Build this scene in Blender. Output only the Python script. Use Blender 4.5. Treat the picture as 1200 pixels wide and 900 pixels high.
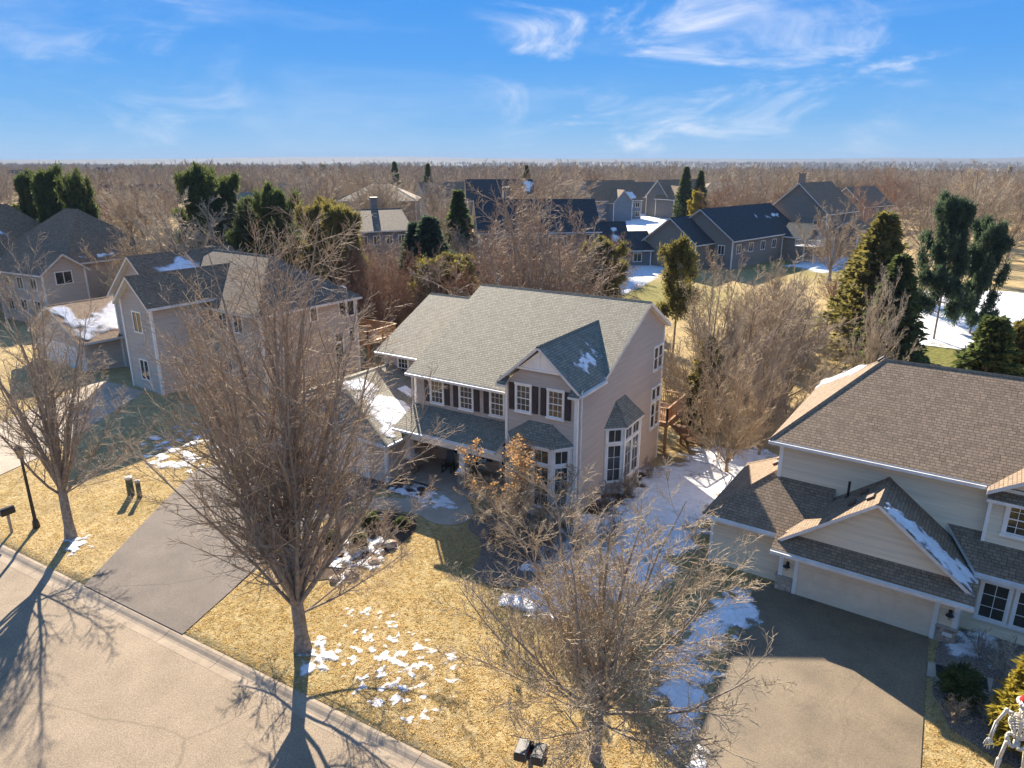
import bpy, bmesh, math, random
import numpy as np
from mathutils import Vector, Matrix
sc = bpy.context.scene
for o in list(bpy.data.objects): bpy.data.objects.remove(o)
COL = sc.collection
R = math.radians
# ------------------------------------------------------------------ camera
CAMH, YAW, FPX, HOR = 17.6, R(31.5), 832.0, 187.0
TILT = math.atan((450-HOR)/FPX)
cam = bpy.data.cameras.new('camera'); camo = bpy.data.objects.new('camera', cam); COL.objects.link(camo)
cam.sensor_width = 36; cam.lens = FPX/1200*36; cam.clip_start = .5; cam.clip_end = 40000
camo.location = (0, 0, CAMH); camo.rotation_euler = (math.pi/2-TILT, 0, YAW)
sc.camera = camo
# ------------------------------------------------------------------ light, sky
SUN_AZ, SUN_EL = R(45.0), R(28.0)        # azimuth measured from +Y towards -X
SUND = Vector((-math.sin(SUN_AZ)*math.cos(SUN_EL), math.cos(SUN_AZ)*math.cos(SUN_EL), math.sin(SUN_EL)))
sun = bpy.data.lights.new('sun', 'SUN'); suno = bpy.data.objects.new('sun', sun); COL.objects.link(suno)
sun.energy = 5.0; sun.angle = R(.5); sun.color = (1, .87, .70)
suno.rotation_euler = SUND.to_track_quat('Z', 'Y').to_euler()
suno.location = (-60, 60, 80)
sc.view_settings.view_transform = 'Standard'; sc.view_settings.look = 'None'
sc.view_settings.gamma = 1; sc.view_settings.exposure = 1.68; sc.view_settings.use_curve_mapping = False

def rayd(px, py):
    F = np.array([-math.sin(YAW)*math.cos(TILT), math.cos(YAW)*math.cos(TILT), -math.sin(TILT)])
    Rv = np.array([math.cos(YAW), math.sin(YAW), 0]); U = np.cross(Rv, F)
    return F*FPX + Rv*(px-600) + U*(450-py)

W = bpy.data.worlds.new('World'); sc.world = W; W.use_nodes = True
nt = W.node_tree; nt.nodes.clear()
def N(t, typ, **kw):
    n = t.nodes.new(typ)
    for k, v in kw.items():
        if k == 'ins':
            for a, b in v.items(): n.inputs[a].default_value = b
        else: setattr(n, k, v)
    return n
def L(t, a, b): t.links.new(a, b)
sky = N(nt, 'ShaderNodeTexSky', sky_type='NISHITA', sun_disc=False)
sky.sun_elevation = SUN_EL; sky.sun_rotation = -SUN_AZ; sky.altitude = 250; sky.air_density = 1.0; sky.dust_density = .0; sky.ozone_density = 2.2
hs0 = N(nt, 'ShaderNodeHueSaturation', ins={'Saturation': 1.25, 'Value': 1.0}); L(nt, sky.outputs[0], hs0.inputs['Color'])
# a clean blue winter sky: deep blue overhead, paler towards the horizon all the way round
geo0 = N(nt, 'ShaderNodeTexCoord'); sxyz = N(nt, 'ShaderNodeSeparateXYZ'); L(nt, geo0.outputs['Generated'], sxyz.inputs[0])
rmp = N(nt, 'ShaderNodeValToRGB'); L(nt, sxyz.outputs['Z'], rmp.inputs[0]); el = rmp.color_ramp.elements
el[0].position = 0.0; el[0].color = (1.4, 2.45, 3.6, 1); el[1].position = 1.0; el[1].color = (.85, 1.55, 3.0, 1)
for ps, cc in ((.05, (.72, 1.90, 3.6, 1)), (.12, (.38, 1.52, 3.65, 1)), (.22, (.20, 1.22, 3.55, 1))):
    e_ = el.new(ps); e_.color = cc
hs = N(nt, 'ShaderNodeMix', data_type='RGBA'); hs.inputs[0].default_value = .985; L(nt, hs0.outputs[0], hs.inputs[6]); L(nt, rmp.outputs[0], hs.inputs[7])
geo = N(nt, 'ShaderNodeTexCoord')
def cloud(scale3, loc, detail, lo, hi, dist=.6, rot=(0, 0, 0)):
    mp = N(nt, 'ShaderNodeMapping'); mp.inputs['Scale'].default_value = scale3; mp.inputs['Location'].default_value = loc; mp.inputs['Rotation'].default_value = rot
    L(nt, geo.outputs['Generated'], mp.inputs[0])
    nz = N(nt, 'ShaderNodeTexNoise', ins={'Scale': 1.0, 'Detail': detail, 'Roughness': .62, 'Distortion': dist}); L(nt, mp.outputs[0], nz.inputs['Vector'])
    mr = N(nt, 'ShaderNodeMapRange', ins={'From Min': lo, 'From Max': hi}); mr.interpolation_type = 'SMOOTHSTEP'; L(nt, nz.outputs['Fac'], mr.inputs['Value'])
    return mr.outputs[0]
def spot(px, py, rad0, rad1):
    d = Vector(rayd(px, py)).normalized()
    v = N(nt, 'ShaderNodeVectorMath', operation='DOT_PRODUCT'); L(nt, geo.outputs['Generated'], v.inputs[0]); v.inputs[1].default_value = d
    mr = N(nt, 'ShaderNodeMapRange', ins={'From Min': math.cos(rad1), 'From Max': math.cos(rad0)}); mr.interpolation_type = 'SMOOTHSTEP'; L(nt, v.outputs['Value'], mr.inputs['Value'])
    return mr.outputs[0]
def mth(op, a, b):
    m = N(nt, 'ShaderNodeMath', operation=op)
    for i, s in enumerate((a, b)):
        if isinstance(s, (int, float)): m.inputs[i].default_value = s
        else: L(nt, s, m.inputs[i])
    return m.outputs[0]
c1 = cloud((6, 6, 17), (3.1, 1.7, .3), 10, .45, .82, .8)
c2 = cloud((3, 3, 13), (0.4, 5.2, 2.3), 8, .46, .80, .5)
m = mth('MAXIMUM', spot(735, 70, .05, .22), mth('MAXIMUM', spot(1045, 38, .03, .085), mth('MULTIPLY', spot(150, 100, .03, .17), .55)))
m = mth('MAXIMUM', m, mth('MULTIPLY', spot(960, 110, .03, .14), .6))
cl = mth('MINIMUM', mth('ADD', mth('MULTIPLY', c1, m), mth('MULTIPLY', c2, .14)), .62)
mix = N(nt, 'ShaderNodeMix', data_type='RGBA'); mix.inputs[7].default_value = (4.6, 4.6, 4.7, 1)
L(nt, cl, mix.inputs[0]); L(nt, hs.outputs[2], mix.inputs[6])
bg = N(nt, 'ShaderNodeBackground', ins={'Strength': .076}); L(nt, mix.outputs[2], bg.inputs[0])
wo = N(nt, 'ShaderNodeOutputWorld'); L(nt, bg.outputs[0], wo.inputs[0])

# ------------------------------------------------------------------ numpy noise + terrain
def _h(ix, iy, s):
    a = (ix.astype(np.int64)*374761393 + iy.astype(np.int64)*668265263 + s*974711) & 0xffffffff
    a = ((a ^ (a >> 13))*1274126177) & 0xffffffff
    return ((a ^ (a >> 16)) & 0xffff)/65535.0
def vnoise(x, y, s=0):
    ix, iy = np.floor(x), np.floor(y); fx, fy = x-ix, y-iy
    fx = fx*fx*(3-2*fx); fy = fy*fy*(3-2*fy)
    return (_h(ix, iy, s)*(1-fx)+_h(ix+1, iy, s)*fx)*(1-fy) + (_h(ix, iy+1, s)*(1-fx)+_h(ix+1, iy+1, s)*fx)*fy
def fbm(x, y, s=0, o=4):
    v = 0; a = .5; t = 0
    for i in range(o):
        v = v+a*vnoise(x*2**i, y*2**i, s+i); t += a; a *= .5
    return v/t
def kerbY(x): return 13.84+.0251*x
TP = [-1e5, 13.3, 14.0, 26, 31, 43, 62, 110, 260, 700, 1600, 4000, 1e5]
TZ = [0, 0, .02, .28, .28, -.9, -1.2, .9, 1.2, -4, -12, -6, -6]
STREET_W = 9.2
def terrain(x, y):
    x = np.asarray(x, float); y = np.asarray(y, float)
    z = np.interp(y - .0251*x*(y < 20), TP, TZ)
    d = np.hypot(x, y)
    z = z + (fbm(x/37, y/37, 5, 2)-.5)*1.0*np.clip((y-46)/40, 0, 1)
    far = np.clip((d-900)/2500, 0, 1)
    z = z + far*(fbm(x/700, y/700, 9, 3)-.5)*16
    rid = np.clip((d-4200)/2600, 0, 1)
    z = z + rid*(22+52*np.clip(fbm(x/1500+3, y/1500, 21, 4)-.32, 0, 1))*np.clip(1-(d-7000)/20000, .3, 1)
    ky = kerbY(x)
    inst = (y < ky-.10) & (y > ky-STREET_W+.1)
    z = np.where(inst, -.22, z)
    return z
def tz(x, y): return float(terrain(np.array([x]), np.array([y]))[0])
def onz(px, py, z=0):
    d = rayd(px, py); t = (z-CAMH)/d[2]; return Vector((d[0]*t, d[1]*t, z))
def gnd(px, py):
    p = onz(px, py, 0)
    for _ in range(12): p = onz(px, py, tz(p.x, p.y))
    return p
def at(px, py, D):
    d = rayd(px, py); t = D/math.hypot(d[0], d[1]); return Vector((d[0]*t, d[1]*t, CAMH+d[2]*t))

# ------------------------------------------------------------------ materials
MATS = {}
def newmat(name):
    m = bpy.data.materials.new(name); m.use_nodes = True; t = m.node_tree
    b = t.nodes['Principled BSDF']; MATS[name] = m
    return m, t, b
def c4(c): return (c[0], c[1], c[2], 1)
def pmat(name, col, col2=None, rough=.8, scale=3, detail=5, lo=.35, hi=.65, bump=0, bscale=30, spec=.3, metal=0, coord='pos', fine=0, fscale=60):
    m, t, b = newmat(name)
    if col2 is None: col2 = tuple(c*.75 for c in col)
    g = N(t, 'ShaderNodeNewGeometry'); tc = N(t, 'ShaderNodeTexCoord')
    vec = g.outputs['Position'] if coord == 'pos' else tc.outputs['Object']
    nz = N(t, 'ShaderNodeTexNoise', ins={'Scale': scale, 'Detail': detail, 'Roughness': .6}); L(t, vec, nz.inputs['Vector'])
    mr = N(t, 'ShaderNodeMapRange', ins={'From Min': lo, 'From Max': hi}); L(t, nz.outputs['Fac'], mr.inputs['Value'])
    mx = N(t, 'ShaderNodeMix', data_type='RGBA'); mx.inputs[6].default_value = c4(col2); mx.inputs[7].default_value = c4(col); L(t, mr.outputs[0], mx.inputs[0])
    out = mx.outputs[2]
    if fine:
        n2 = N(t, 'ShaderNodeTexNoise', ins={'Scale': fscale, 'Detail': 3, 'Roughness': .7}); L(t, vec, n2.inputs['Vector'])
        m2 = N(t, 'ShaderNodeMapRange', ins={'From Min': .3, 'From Max': .7, 'To Min': 1-fine, 'To Max': 1+fine}); L(t, n2.outputs['Fac'], m2.inputs['Value'])
        vm = N(t, 'ShaderNodeVectorMath', operation='SCALE'); L(t, out, vm.inputs[0]); L(t, m2.outputs[0], vm.inputs['Scale']); out = vm.outputs[0]
    L(t, out, b.inputs['Base Color'])
    b.inputs['Roughness'].default_value = rough; b.inputs['Specular IOR Level'].default_value = spec; b.inputs['Metallic'].default_value = metal
    if bump:
        n3 = N(t, 'ShaderNodeTexNoise', ins={'Scale': bscale, 'Detail': 4, 'Roughness': .65}); L(t, vec, n3.inputs['Vector'])
        bp = N(t, 'ShaderNodeBump', ins={'Strength': 1, 'Distance': bump}); L(t, n3.outputs['Fac'], bp.inputs['Height']); L(t, bp.outputs[0], b.inputs['Normal'])
    return m
def shingle(name, c1, c2, c3):
    m, t, b = newmat(name)
    uv = N(t, 'ShaderNodeUVMap'); uv.uv_map = 'UVMap'
    br = N(t, 'ShaderNodeTexBrick', ins={'Scale': 1, 'Mortar Size': .012, 'Mortar Smooth': .3, 'Bias': 0, 'Brick Width': .23, 'Row Height': .145})
    br.offset = .43; br.offset_frequency = 2; br.squash = .8; br.squash_frequency = 3
    br.inputs['Color1'].default_value = c4(c1); br.inputs['Color2'].default_value = c4(c2); br.inputs['Mortar'].default_value = c4(tuple(c*.35 for c in c2))
    L(t, uv.outputs[0], br.inputs['Vector'])
    nz = N(t, 'ShaderNodeTexNoise', ins={'Scale': 1.1, 'Detail': 6, 'Roughness': .7}); L(t, uv.outputs[0], nz.inputs['Vector'])
    mr = N(t, 'ShaderNodeMapRange', ins={'From Min': .35, 'From Max': .7, 'To Max': .55}); L(t, nz.outputs['Fac'], mr.inputs['Value'])
    mx = N(t, 'ShaderNodeMix', data_type='RGBA'); L(t, mr.outputs[0], mx.inputs[0]); L(t, br.outputs['Color'], mx.inputs[6]); mx.inputs[7].default_value = c4(c3)
    n2 = N(t, 'ShaderNodeTexNoise', ins={'Scale': 55, 'Detail': 2}); L(t, uv.outputs[0], n2.inputs['Vector'])
    m2 = N(t, 'ShaderNodeMapRange', ins={'From Min': .3, 'From Max': .7, 'To Min': .72, 'To Max': 1.28}); L(t, n2.outputs['Fac'], m2.inputs['Value'])
    vm = N(t, 'ShaderNodeVectorMath', operation='SCALE'); L(t, mx.outputs[2], vm.inputs[0]); L(t, m2.outputs[0], vm.inputs['Scale'])
    L(t, vm.outputs[0], b.inputs['Base Color']); b.inputs['Roughness'].default_value = .85; b.inputs['Specular IOR Level'].default_value = .3
    # courses step up like laid shingles
    sx = N(t, 'ShaderNodeSeparateXYZ'); L(t, uv.outputs[0], sx.inputs[0])
    dv = N(t, 'ShaderNodeMath', operation='DIVIDE'); L(t, sx.outputs['Y'], dv.inputs[0]); dv.inputs[1].default_value = .145
    fr = N(t, 'ShaderNodeMath', operation='FRACT'); L(t, dv.outputs[0], fr.inputs[0])
    inv = N(t, 'ShaderNodeMath', operation='SUBTRACT'); inv.inputs[0].default_value = 1; L(t, fr.outputs[0], inv.inputs[1])
    ad = N(t, 'ShaderNodeMath', operation='MULTIPLY_ADD'); L(t, br.outputs['Fac'], ad.inputs[0]); ad.inputs[1].default_value = -.8; L(t, inv.outputs[0], ad.inputs[2])
    bp = N(t, 'ShaderNodeBump', ins={'Strength': 1, 'Distance': .02}); L(t, ad.outputs[0], bp.inputs['Height']); L(t, bp.outputs[0], b.inputs['Normal'])
    return m
def siding(name, col, lap=.115, rough=.6):
    m, t, b = newmat(name)
    g = N(t, 'ShaderNodeNewGeometry'); sx = N(t, 'ShaderNodeSeparateXYZ'); L(t, g.outputs['Position'], sx.inputs[0])
    dv = N(t, 'ShaderNodeMath', operation='DIVIDE'); L(t, sx.outputs['Z'], dv.inputs[0]); dv.inputs[1].default_value = lap
    fr = N(t, 'ShaderNodeMath', operation='FRACT'); L(t, dv.outputs[0], fr.inputs[0])
    inv = N(t, 'ShaderNodeMath', operation='SUBTRACT'); inv.inputs[0].default_value = 1; L(t, fr.outputs[0], inv.inputs[1])
    bp = N(t, 'ShaderNodeBump', ins={'Strength': 1, 'Distance': .07}); L(t, inv.outputs[0], bp.inputs['Height']); L(t, bp.outputs[0], b.inputs['Normal'])
    fl = N(t, 'ShaderNodeMath', operation='FLOOR'); L(t, dv.outputs[0], fl.inputs[0])
    sg = N(t, 'ShaderNodeVectorMath', operation='MULTIPLY'); L(t, g.outputs['Position'], sg.inputs[0]); sg.inputs[1].default_value = (.28, .28, 8.7)
    nz = N(t, 'ShaderNodeTexNoise', ins={'Scale': 1, 'Detail': 4, 'Roughness': .6}); L(t, sg.outputs[0], nz.inputs['Vector'])
    mr = N(t, 'ShaderNodeMapRange', ins={'From Min': .3, 'From Max': .7, 'To Min': .88, 'To Max': 1.1}); L(t, nz.outputs['Fac'], mr.inputs['Value'])
    vm = N(t, 'ShaderNodeVectorMath', operation='SCALE'); vm.inputs[0].default_value = col; L(t, mr.outputs[0], vm.inputs['Scale'])
    L(t, vm.outputs[0], b.inputs['Base Color']); b.inputs['Roughness'].default_value = rough; b.inputs['Specular IOR Level'].default_value = .3
    return m
def stone(name):
    m, t, b = newmat(name); g = N(t, 'ShaderNodeNewGeometry')
    v = N(t, 'ShaderNodeTexVoronoi', ins={'Scale': 4.5, 'Randomness': .9}); L(t, g.outputs['Position'], v.inputs['Vector'])
    hsv = N(t, 'ShaderNodeMix', data_type='RGBA'); sp = N(t, 'ShaderNodeSeparateColor'); L(t, v.outputs['Color'], sp.inputs[0]); L(t, sp.outputs[0], hsv.inputs[0])
    hsv.inputs[6].default_value = (.30, .20, .13, 1); hsv.inputs[7].default_value = (.52, .42, .31, 1)
    L(t, hsv.outputs[2], b.inputs['Base Color']); b.inputs['Roughness'].default_value = .9
    v2 = N(t, 'ShaderNodeTexVoronoi', feature='DISTANCE_TO_EDGE', ins={'Scale': 4.5, 'Randomness': .9}); L(t, g.outputs['Position'], v2.inputs['Vector'])
    mr = N(t, 'ShaderNodeMapRange', ins={'From Max': .08}); L(t, v2.outputs['Distance'], mr.inputs['Value'])
    bp = N(t, 'ShaderNodeBump', ins={'Strength': 1, 'Distance': .03}); L(t, mr.outputs[0], bp.inputs['Height']); L(t, bp.outputs[0], b.inputs['Normal'])
    return m
def glassmat():
    m, t, b = newmat('window_glass')
    g = N(t, 'ShaderNodeNewGeometry')
    nz = N(t, 'ShaderNodeTexNoise', ins={'Scale': .8, 'Detail': 2}); L(t, g.outputs['Position'], nz.inputs['Vector'])
    mx = N(t, 'ShaderNodeMix', data_type='RGBA'); L(t, nz.outputs['Fac'], mx.inputs[0]); mx.inputs[6].default_value = (.012, .013, .014, 1); mx.inputs[7].default_value = (.07, .065, .05, 1)
    L(t, mx.outputs[2], b.inputs['Base Color']); b.inputs['Roughness'].default_value = .06; b.inputs['Specular IOR Level'].default_value = .9
    bp = N(t, 'ShaderNodeBump', ins={'Strength': .15, 'Distance': .02}); L(t, nz.outputs['Fac'], bp.inputs['Height']); L(t, bp.outputs[0], b.inputs['Normal'])
    return m
GLASS = glassmat()
STONE = stone('stone_veneer')
SH_MAIN = shingle('shingles_weathered_grey', (.295, .275, .21), (.18, .168, .128), (.235, .218, .165))
SH_RIGHT = shingle('shingles_brown', (.31, .22, .145), (.18, .128, .084), (.25, .185, .12))
SH_BROWN = shingle('shingles_dark_brown', (.38, .24, .14), (.20, .125, .075), (.28, .18, .105))
SH_DARK = shingle('shingles_charcoal', (.075, .078, .082), (.04, .042, .046), (.055, .056, .058))
SH_TAN = shingle('shingles_tan', (.26, .20, .14), (.14, .105, .075), (.2, .16, .115))
SD_MAIN = siding('siding_taupe', (.55, .42, .31))
SD_RIGHT = siding('siding_sand', (.82, .64, .42))
SD_LEFT = siding('siding_warm_beige', (.60, .46, .33))
SD_GREY = siding('siding_slate_grey', (.20, .185, .17), .16)
SD_BRN = siding('siding_brown', (.26, .205, .155), .16)
SD_TANF = siding('siding_far_tan', (.34, .27, .2), .16)
SD_BLUE = siding('siding_blue_grey', (.24, .27, .30), .16)
SD_CREAM = siding('siding_cream', (.6, .53, .4), .16)
TRIM = pmat('white_trim', (.84, .80, .73), (.74, .70, .63), rough=.55, scale=1.5)
SHUT = pmat('dark_shutter', (.055, .042, .04), (.04, .03, .03), rough=.6, scale=4)
GUT = pmat('gutter_white', (.70, .67, .62), (.58, .55, .5), rough=.45, scale=2)
CONC = pmat('concrete', (.44, .37, .285), (.34, .285, .22), rough=.9, scale=1.3, fine=.16, fscale=24, bump=.004, bscale=60)
SNOW = pmat('snow', (.84, .86, .89), (.70, .70, .70), rough=.7, scale=2.2, detail=7, bump=.05, bscale=9, spec=.25, fine=.10, fscale=14)
def lacy(m):
    t = m.node_tree; b = t.nodes['Principled BSDF']; o = [n for n in t.nodes if n.type == 'OUTPUT_MATERIAL'][0]
    at_ = N(t, 'ShaderNodeAttribute', attribute_name='cov'); g = N(t, 'ShaderNodeNewGeometry'); nz = N(t, 'ShaderNodeTexNoise', ins={'Scale': 16, 'Detail': 5, 'Roughness': .75}); L(t, g.outputs['Position'], nz.inputs['Vector'])
    ad = N(t, 'ShaderNodeMath', operation='MULTIPLY_ADD'); L(t, nz.outputs['Fac'], ad.inputs[0]); ad.inputs[1].default_value = 1.1; L(t, at_.outputs['Fac'], ad.inputs[2])
    mr = N(t, 'ShaderNodeMapRange', ins={'From Min': .48, 'From Max': .86}); L(t, ad.outputs[0], mr.inputs['Value'])
    tr = N(t, 'ShaderNodeBsdfTransparent'); mx = N(t, 'ShaderNodeMixShader'); L(t, mr.outputs[0], mx.inputs[0]); L(t, tr.outputs[0], mx.inputs[1]); L(t, b.outputs[0], mx.inputs[2]); L(t, mx.outputs[0], o.inputs['Surface'])
lacy(SNOW)
MULCH = pmat('mulch', (.12, .08, .055), (.055, .037, .027), rough=1, scale=14, bump=.04, bscale=26, fine=.5, fscale=40)
ROCKS = pmat('river_rock', (.30, .245, .195), (.10, .08, .065), rough=.85, scale=16, detail=2, bump=.05, bscale=18, fine=.4, fscale=30)
METAL = pmat('dark_metal', (.02, .02, .022), (.014, .014, .015), rough=.4, scale=5, spec=.5)
DECKW = pmat('deck_wood', (.34, .19, .09), (.22, .115, .055), rough=.75, scale=2.5, fine=.2, fscale=20)
BARK = pmat('bark', (.38, .315, .245), (.19, .15, .115), rough=.95, scale=7, detail=6, bump=.02, bscale=22, coord='pos', spec=.15)
BARKL = pmat('bark_pale', (.30, .25, .2), (.16, .13, .10), rough=.95, scale=7, bump=.015, bscale=22)
TW1 = pmat('twigs_brown', (.43, .335, .24), (.25, .185, .13), rough=.78, spec=.2, scale=2.2, coord='pos')
TW2 = pmat('twigs_tan', (.50, .40, .27), (.30, .23, .15), rough=.78, spec=.2, scale=2.2)
TW3 = pmat('twigs_red_brown', (.36, .215, .13), (.2, .115, .07), rough=.78, spec=.2, scale=2.2)
TW4 = pmat('twigs_grey', (.45, .37, .28), (.26, .21, .16), rough=.78, spec=.2, scale=1.6)
TW5 = pmat('twigs_pale', (.60, .51, .38), (.38, .31, .22), rough=.78, spec=.2, scale=1.6)
LEAFD = pmat('dry_leaves', (.54, .33, .14), (.34, .2, .09), rough=.8, scale=6)
NEED = pmat('needles_green', (.135, .165, .05), (.05, .072, .026), rough=.75, scale=2.2, spec=.2)
NEED2 = pmat('needles_olive', (.26, .22, .06), (.11, .105, .033), rough=.75, scale=2.0, spec=.2)
NEEDB = pmat('needles_blue_green', (.10, .145, .075), (.04, .064, .04), rough=.75, scale=2.2, spec=.2)
NEEDG = pmat('needles_golden', (.42, .34, .05), (.2, .17, .03), rough=.75, scale=4.5, spec=.2)
def translucent(m, f):
    t = m.node_tree; b = t.nodes['Principled BSDF']; o = [n for n in t.nodes if n.type == 'OUTPUT_MATERIAL'][0]
    tr = N(t, 'ShaderNodeBsdfTranslucent'); L(t, b.inputs['Base Color'].links[0].from_socket, tr.inputs[0]); mx = N(t, 'ShaderNodeMixShader', ins={0: f})
    L(t, b.outputs[0], mx.inputs[1]); L(t, tr.outputs[0], mx.inputs[2]); L(t, mx.outputs[0], o.inputs['Surface'])
for q_ in (NEED, NEED2, NEEDB, NEEDG, LEAFD): translucent(q_, .5)
BLADE = pmat('grass_blades', (.80, .62, .29), (.52, .38, .16), rough=.9, scale=2.5, detail=6, spec=.1); translucent(BLADE, .5)
BONE = pmat('bone_plastic', (.66, .63, .55), (.5, .47, .39), rough=.6, scale=9)
RED = pmat('red_felt', (.55, .015, .02), (.42, .01, .015), rough=.9, scale=12)
WFUR = pmat('white_fleece', (.8, .78, .75), (.66, .64, .6), rough=1, scale=20, bump=.02, bscale=60)

# street and driveways
def asphalt(name, col, col2, crack=.0, rough=.9, spec=.3):
    m = pmat(name, col, col2, rough=rough, scale=.55, detail=7, lo=.3, hi=.7, bump=.012, bscale=40, fine=.34, fscale=20, spec=spec)
    t = m.node_tree; b = t.nodes['Principled BSDF']; g = N(t, 'ShaderNodeNewGeometry')
    nz = N(t, 'ShaderNodeTexNoise', ins={'Scale': .7, 'Detail': 3}); L(t, g.outputs['Position'], nz.inputs['Vector'])
    ad = N(t, 'ShaderNodeMix', data_type='VECTOR'); ad.inputs[0].default_value = .45
    L(t, g.outputs['Position'], ad.inputs[4]); L(t, nz.outputs['Color'], ad.inputs[5])
    v = N(t, 'ShaderNodeTexVoronoi', feature='DISTANCE_TO_EDGE', ins={'Scale': .21}); L(t, ad.outputs[1], v.inputs['Vector'])
    mr = N(t, 'ShaderNodeMapRange', ins={'From Min': 0, 'From Max': .007, 'To Min': 1-crack, 'To Max': 1}); L(t, v.outputs['Distance'], mr.inputs['Value'])
    src = b.inputs['Base Color'].links[0].from_socket
    vm = N(t, 'ShaderNodeVectorMath', operation='SCALE'); L(t, src, vm.inputs[0]); L(t, mr.outputs[0], vm.inputs['Scale']); L(t, vm.outputs[0], b.inputs['Base Color'])
    return m
STREET = asphalt('street_surface', (.305, .24, .168), (.22, .174, .122), .25, rough=.85, spec=.3)
DRIVE = asphalt('driveway_asphalt', (.155, .128, .108), (.10, .083, .072), .35, rough=.8, spec=.25)
DRIVE2 = asphalt('driveway_aggregate', (.22, .168, .105), (.125, .096, .062), .15, rough=.65, spec=.4)

def lawnmat():
    m, t, b = newmat('dormant_lawn'); g = N(t, 'ShaderNodeNewGeometry'); P = g.outputs['Position']
    def noise(s, d=4, r=.6, sc3=None):
        n = N(t, 'ShaderNodeTexNoise', ins={'Scale': s, 'Detail': d, 'Roughness': r}); L(t, P, n.inputs['Vector']); return n.outputs['Fac']
    def rng(x, a, b_, c=0, d=1):
        n = N(t, 'ShaderNodeMapRange', ins={'From Min': a, 'From Max': b_, 'To Min': c, 'To Max': d}); L(t, x, n.inputs['Value']); return n.outputs[0]
    def mixc(f, a, b_):
        n = N(t, 'ShaderNodeMix', data_type='RGBA')
        if isinstance(f, (int, float)): n.inputs[0].default_value = f
        else: L(t, f, n.inputs[0])
        for i, s in ((6, a), (7, b_)):
            if isinstance(s, tuple): n.inputs[i].default_value = c4(s)
            else: L(t, s, n.inputs[i])
        return n.outputs[2]
    def mul(a, b_):
        n = N(t, 'ShaderNodeMath', operation='MULTIPLY')
        for i, s in enumerate((a, b_)):
            if isinstance(s, (int, float)): n.inputs[i].default_value = s
            else: L(t, s, n.inputs[i])
        return n.outputs[0]
    def mask(x, y, r0, r1):
        n = N(t, 'ShaderNodeVectorMath', operation='DISTANCE'); L(t, P, n.inputs[0]); n.inputs[1].default_value = (x, y, 0); return rng(n.outputs['Value'], r1, r0)
    col = mixc(rng(noise(1.1, 6), .35, .65), (.38, .285, .125), (.54, .42, .215))
    col = mixc(rng(noise(6, 6, .75), .45, .62), col, (.22, .14, .055))
    col = mixc(mul(rng(noise(20, 3, .7), .48, .62), .85), col, (.62, .48, .25))
    col = mixc(mul(rng(noise(.45, 5, .65), .48, .66), .6), col, (.30, .225, .12))
    green = mixc(rng(noise(3, 4), .4, .6), (.10, .115, .022), (.2, .2, .05))
    f = mul(rng(noise(.12, 4), .5, .62), .16)
    col = mixc(f, col, green)
    for (px, py, r0, r1, s) in ((1115, 415, 4, 9, .85), (970, 325, 6, 20, .7), (745, 350, 6, 16, .75), (1000, 400, 4, 12, .4), (620, 690, 2, 7, .25)):
        p = onz(px, py, -.5); col = mixc(mul(mask(p.x, p.y, r0, r1), s), col, green)
    # woods floor far away
    n = N(t, 'ShaderNodeVectorMath', operation='LENGTH'); L(t, P, n.inputs[0])
    far = rng(n.outputs['Value'], 250, 700)
    wood = mixc(rng(noise(.004, 8, .7), .4, .6), (.08, .072, .062), (.17, .14, .105))
    wood = mixc(rng(noise(.0023, 5, .7), .62, .68), wood, (.24, .21, .16))
    col = mixc(far, col, wood)
    L(t, col, b.inputs['Base Color']); b.inputs['Roughness'].default_value = 1; b.inputs['Specular IOR Level'].default_value = .1
    bp = N(t, 'ShaderNodeBump', ins={'Strength': 1, 'Distance': .09}); L(t, noise(11, 6, .75), bp.inputs['Height']); L(t, bp.outputs[0], b.inputs['Normal'])
    return m
LAWN = lawnmat()

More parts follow.
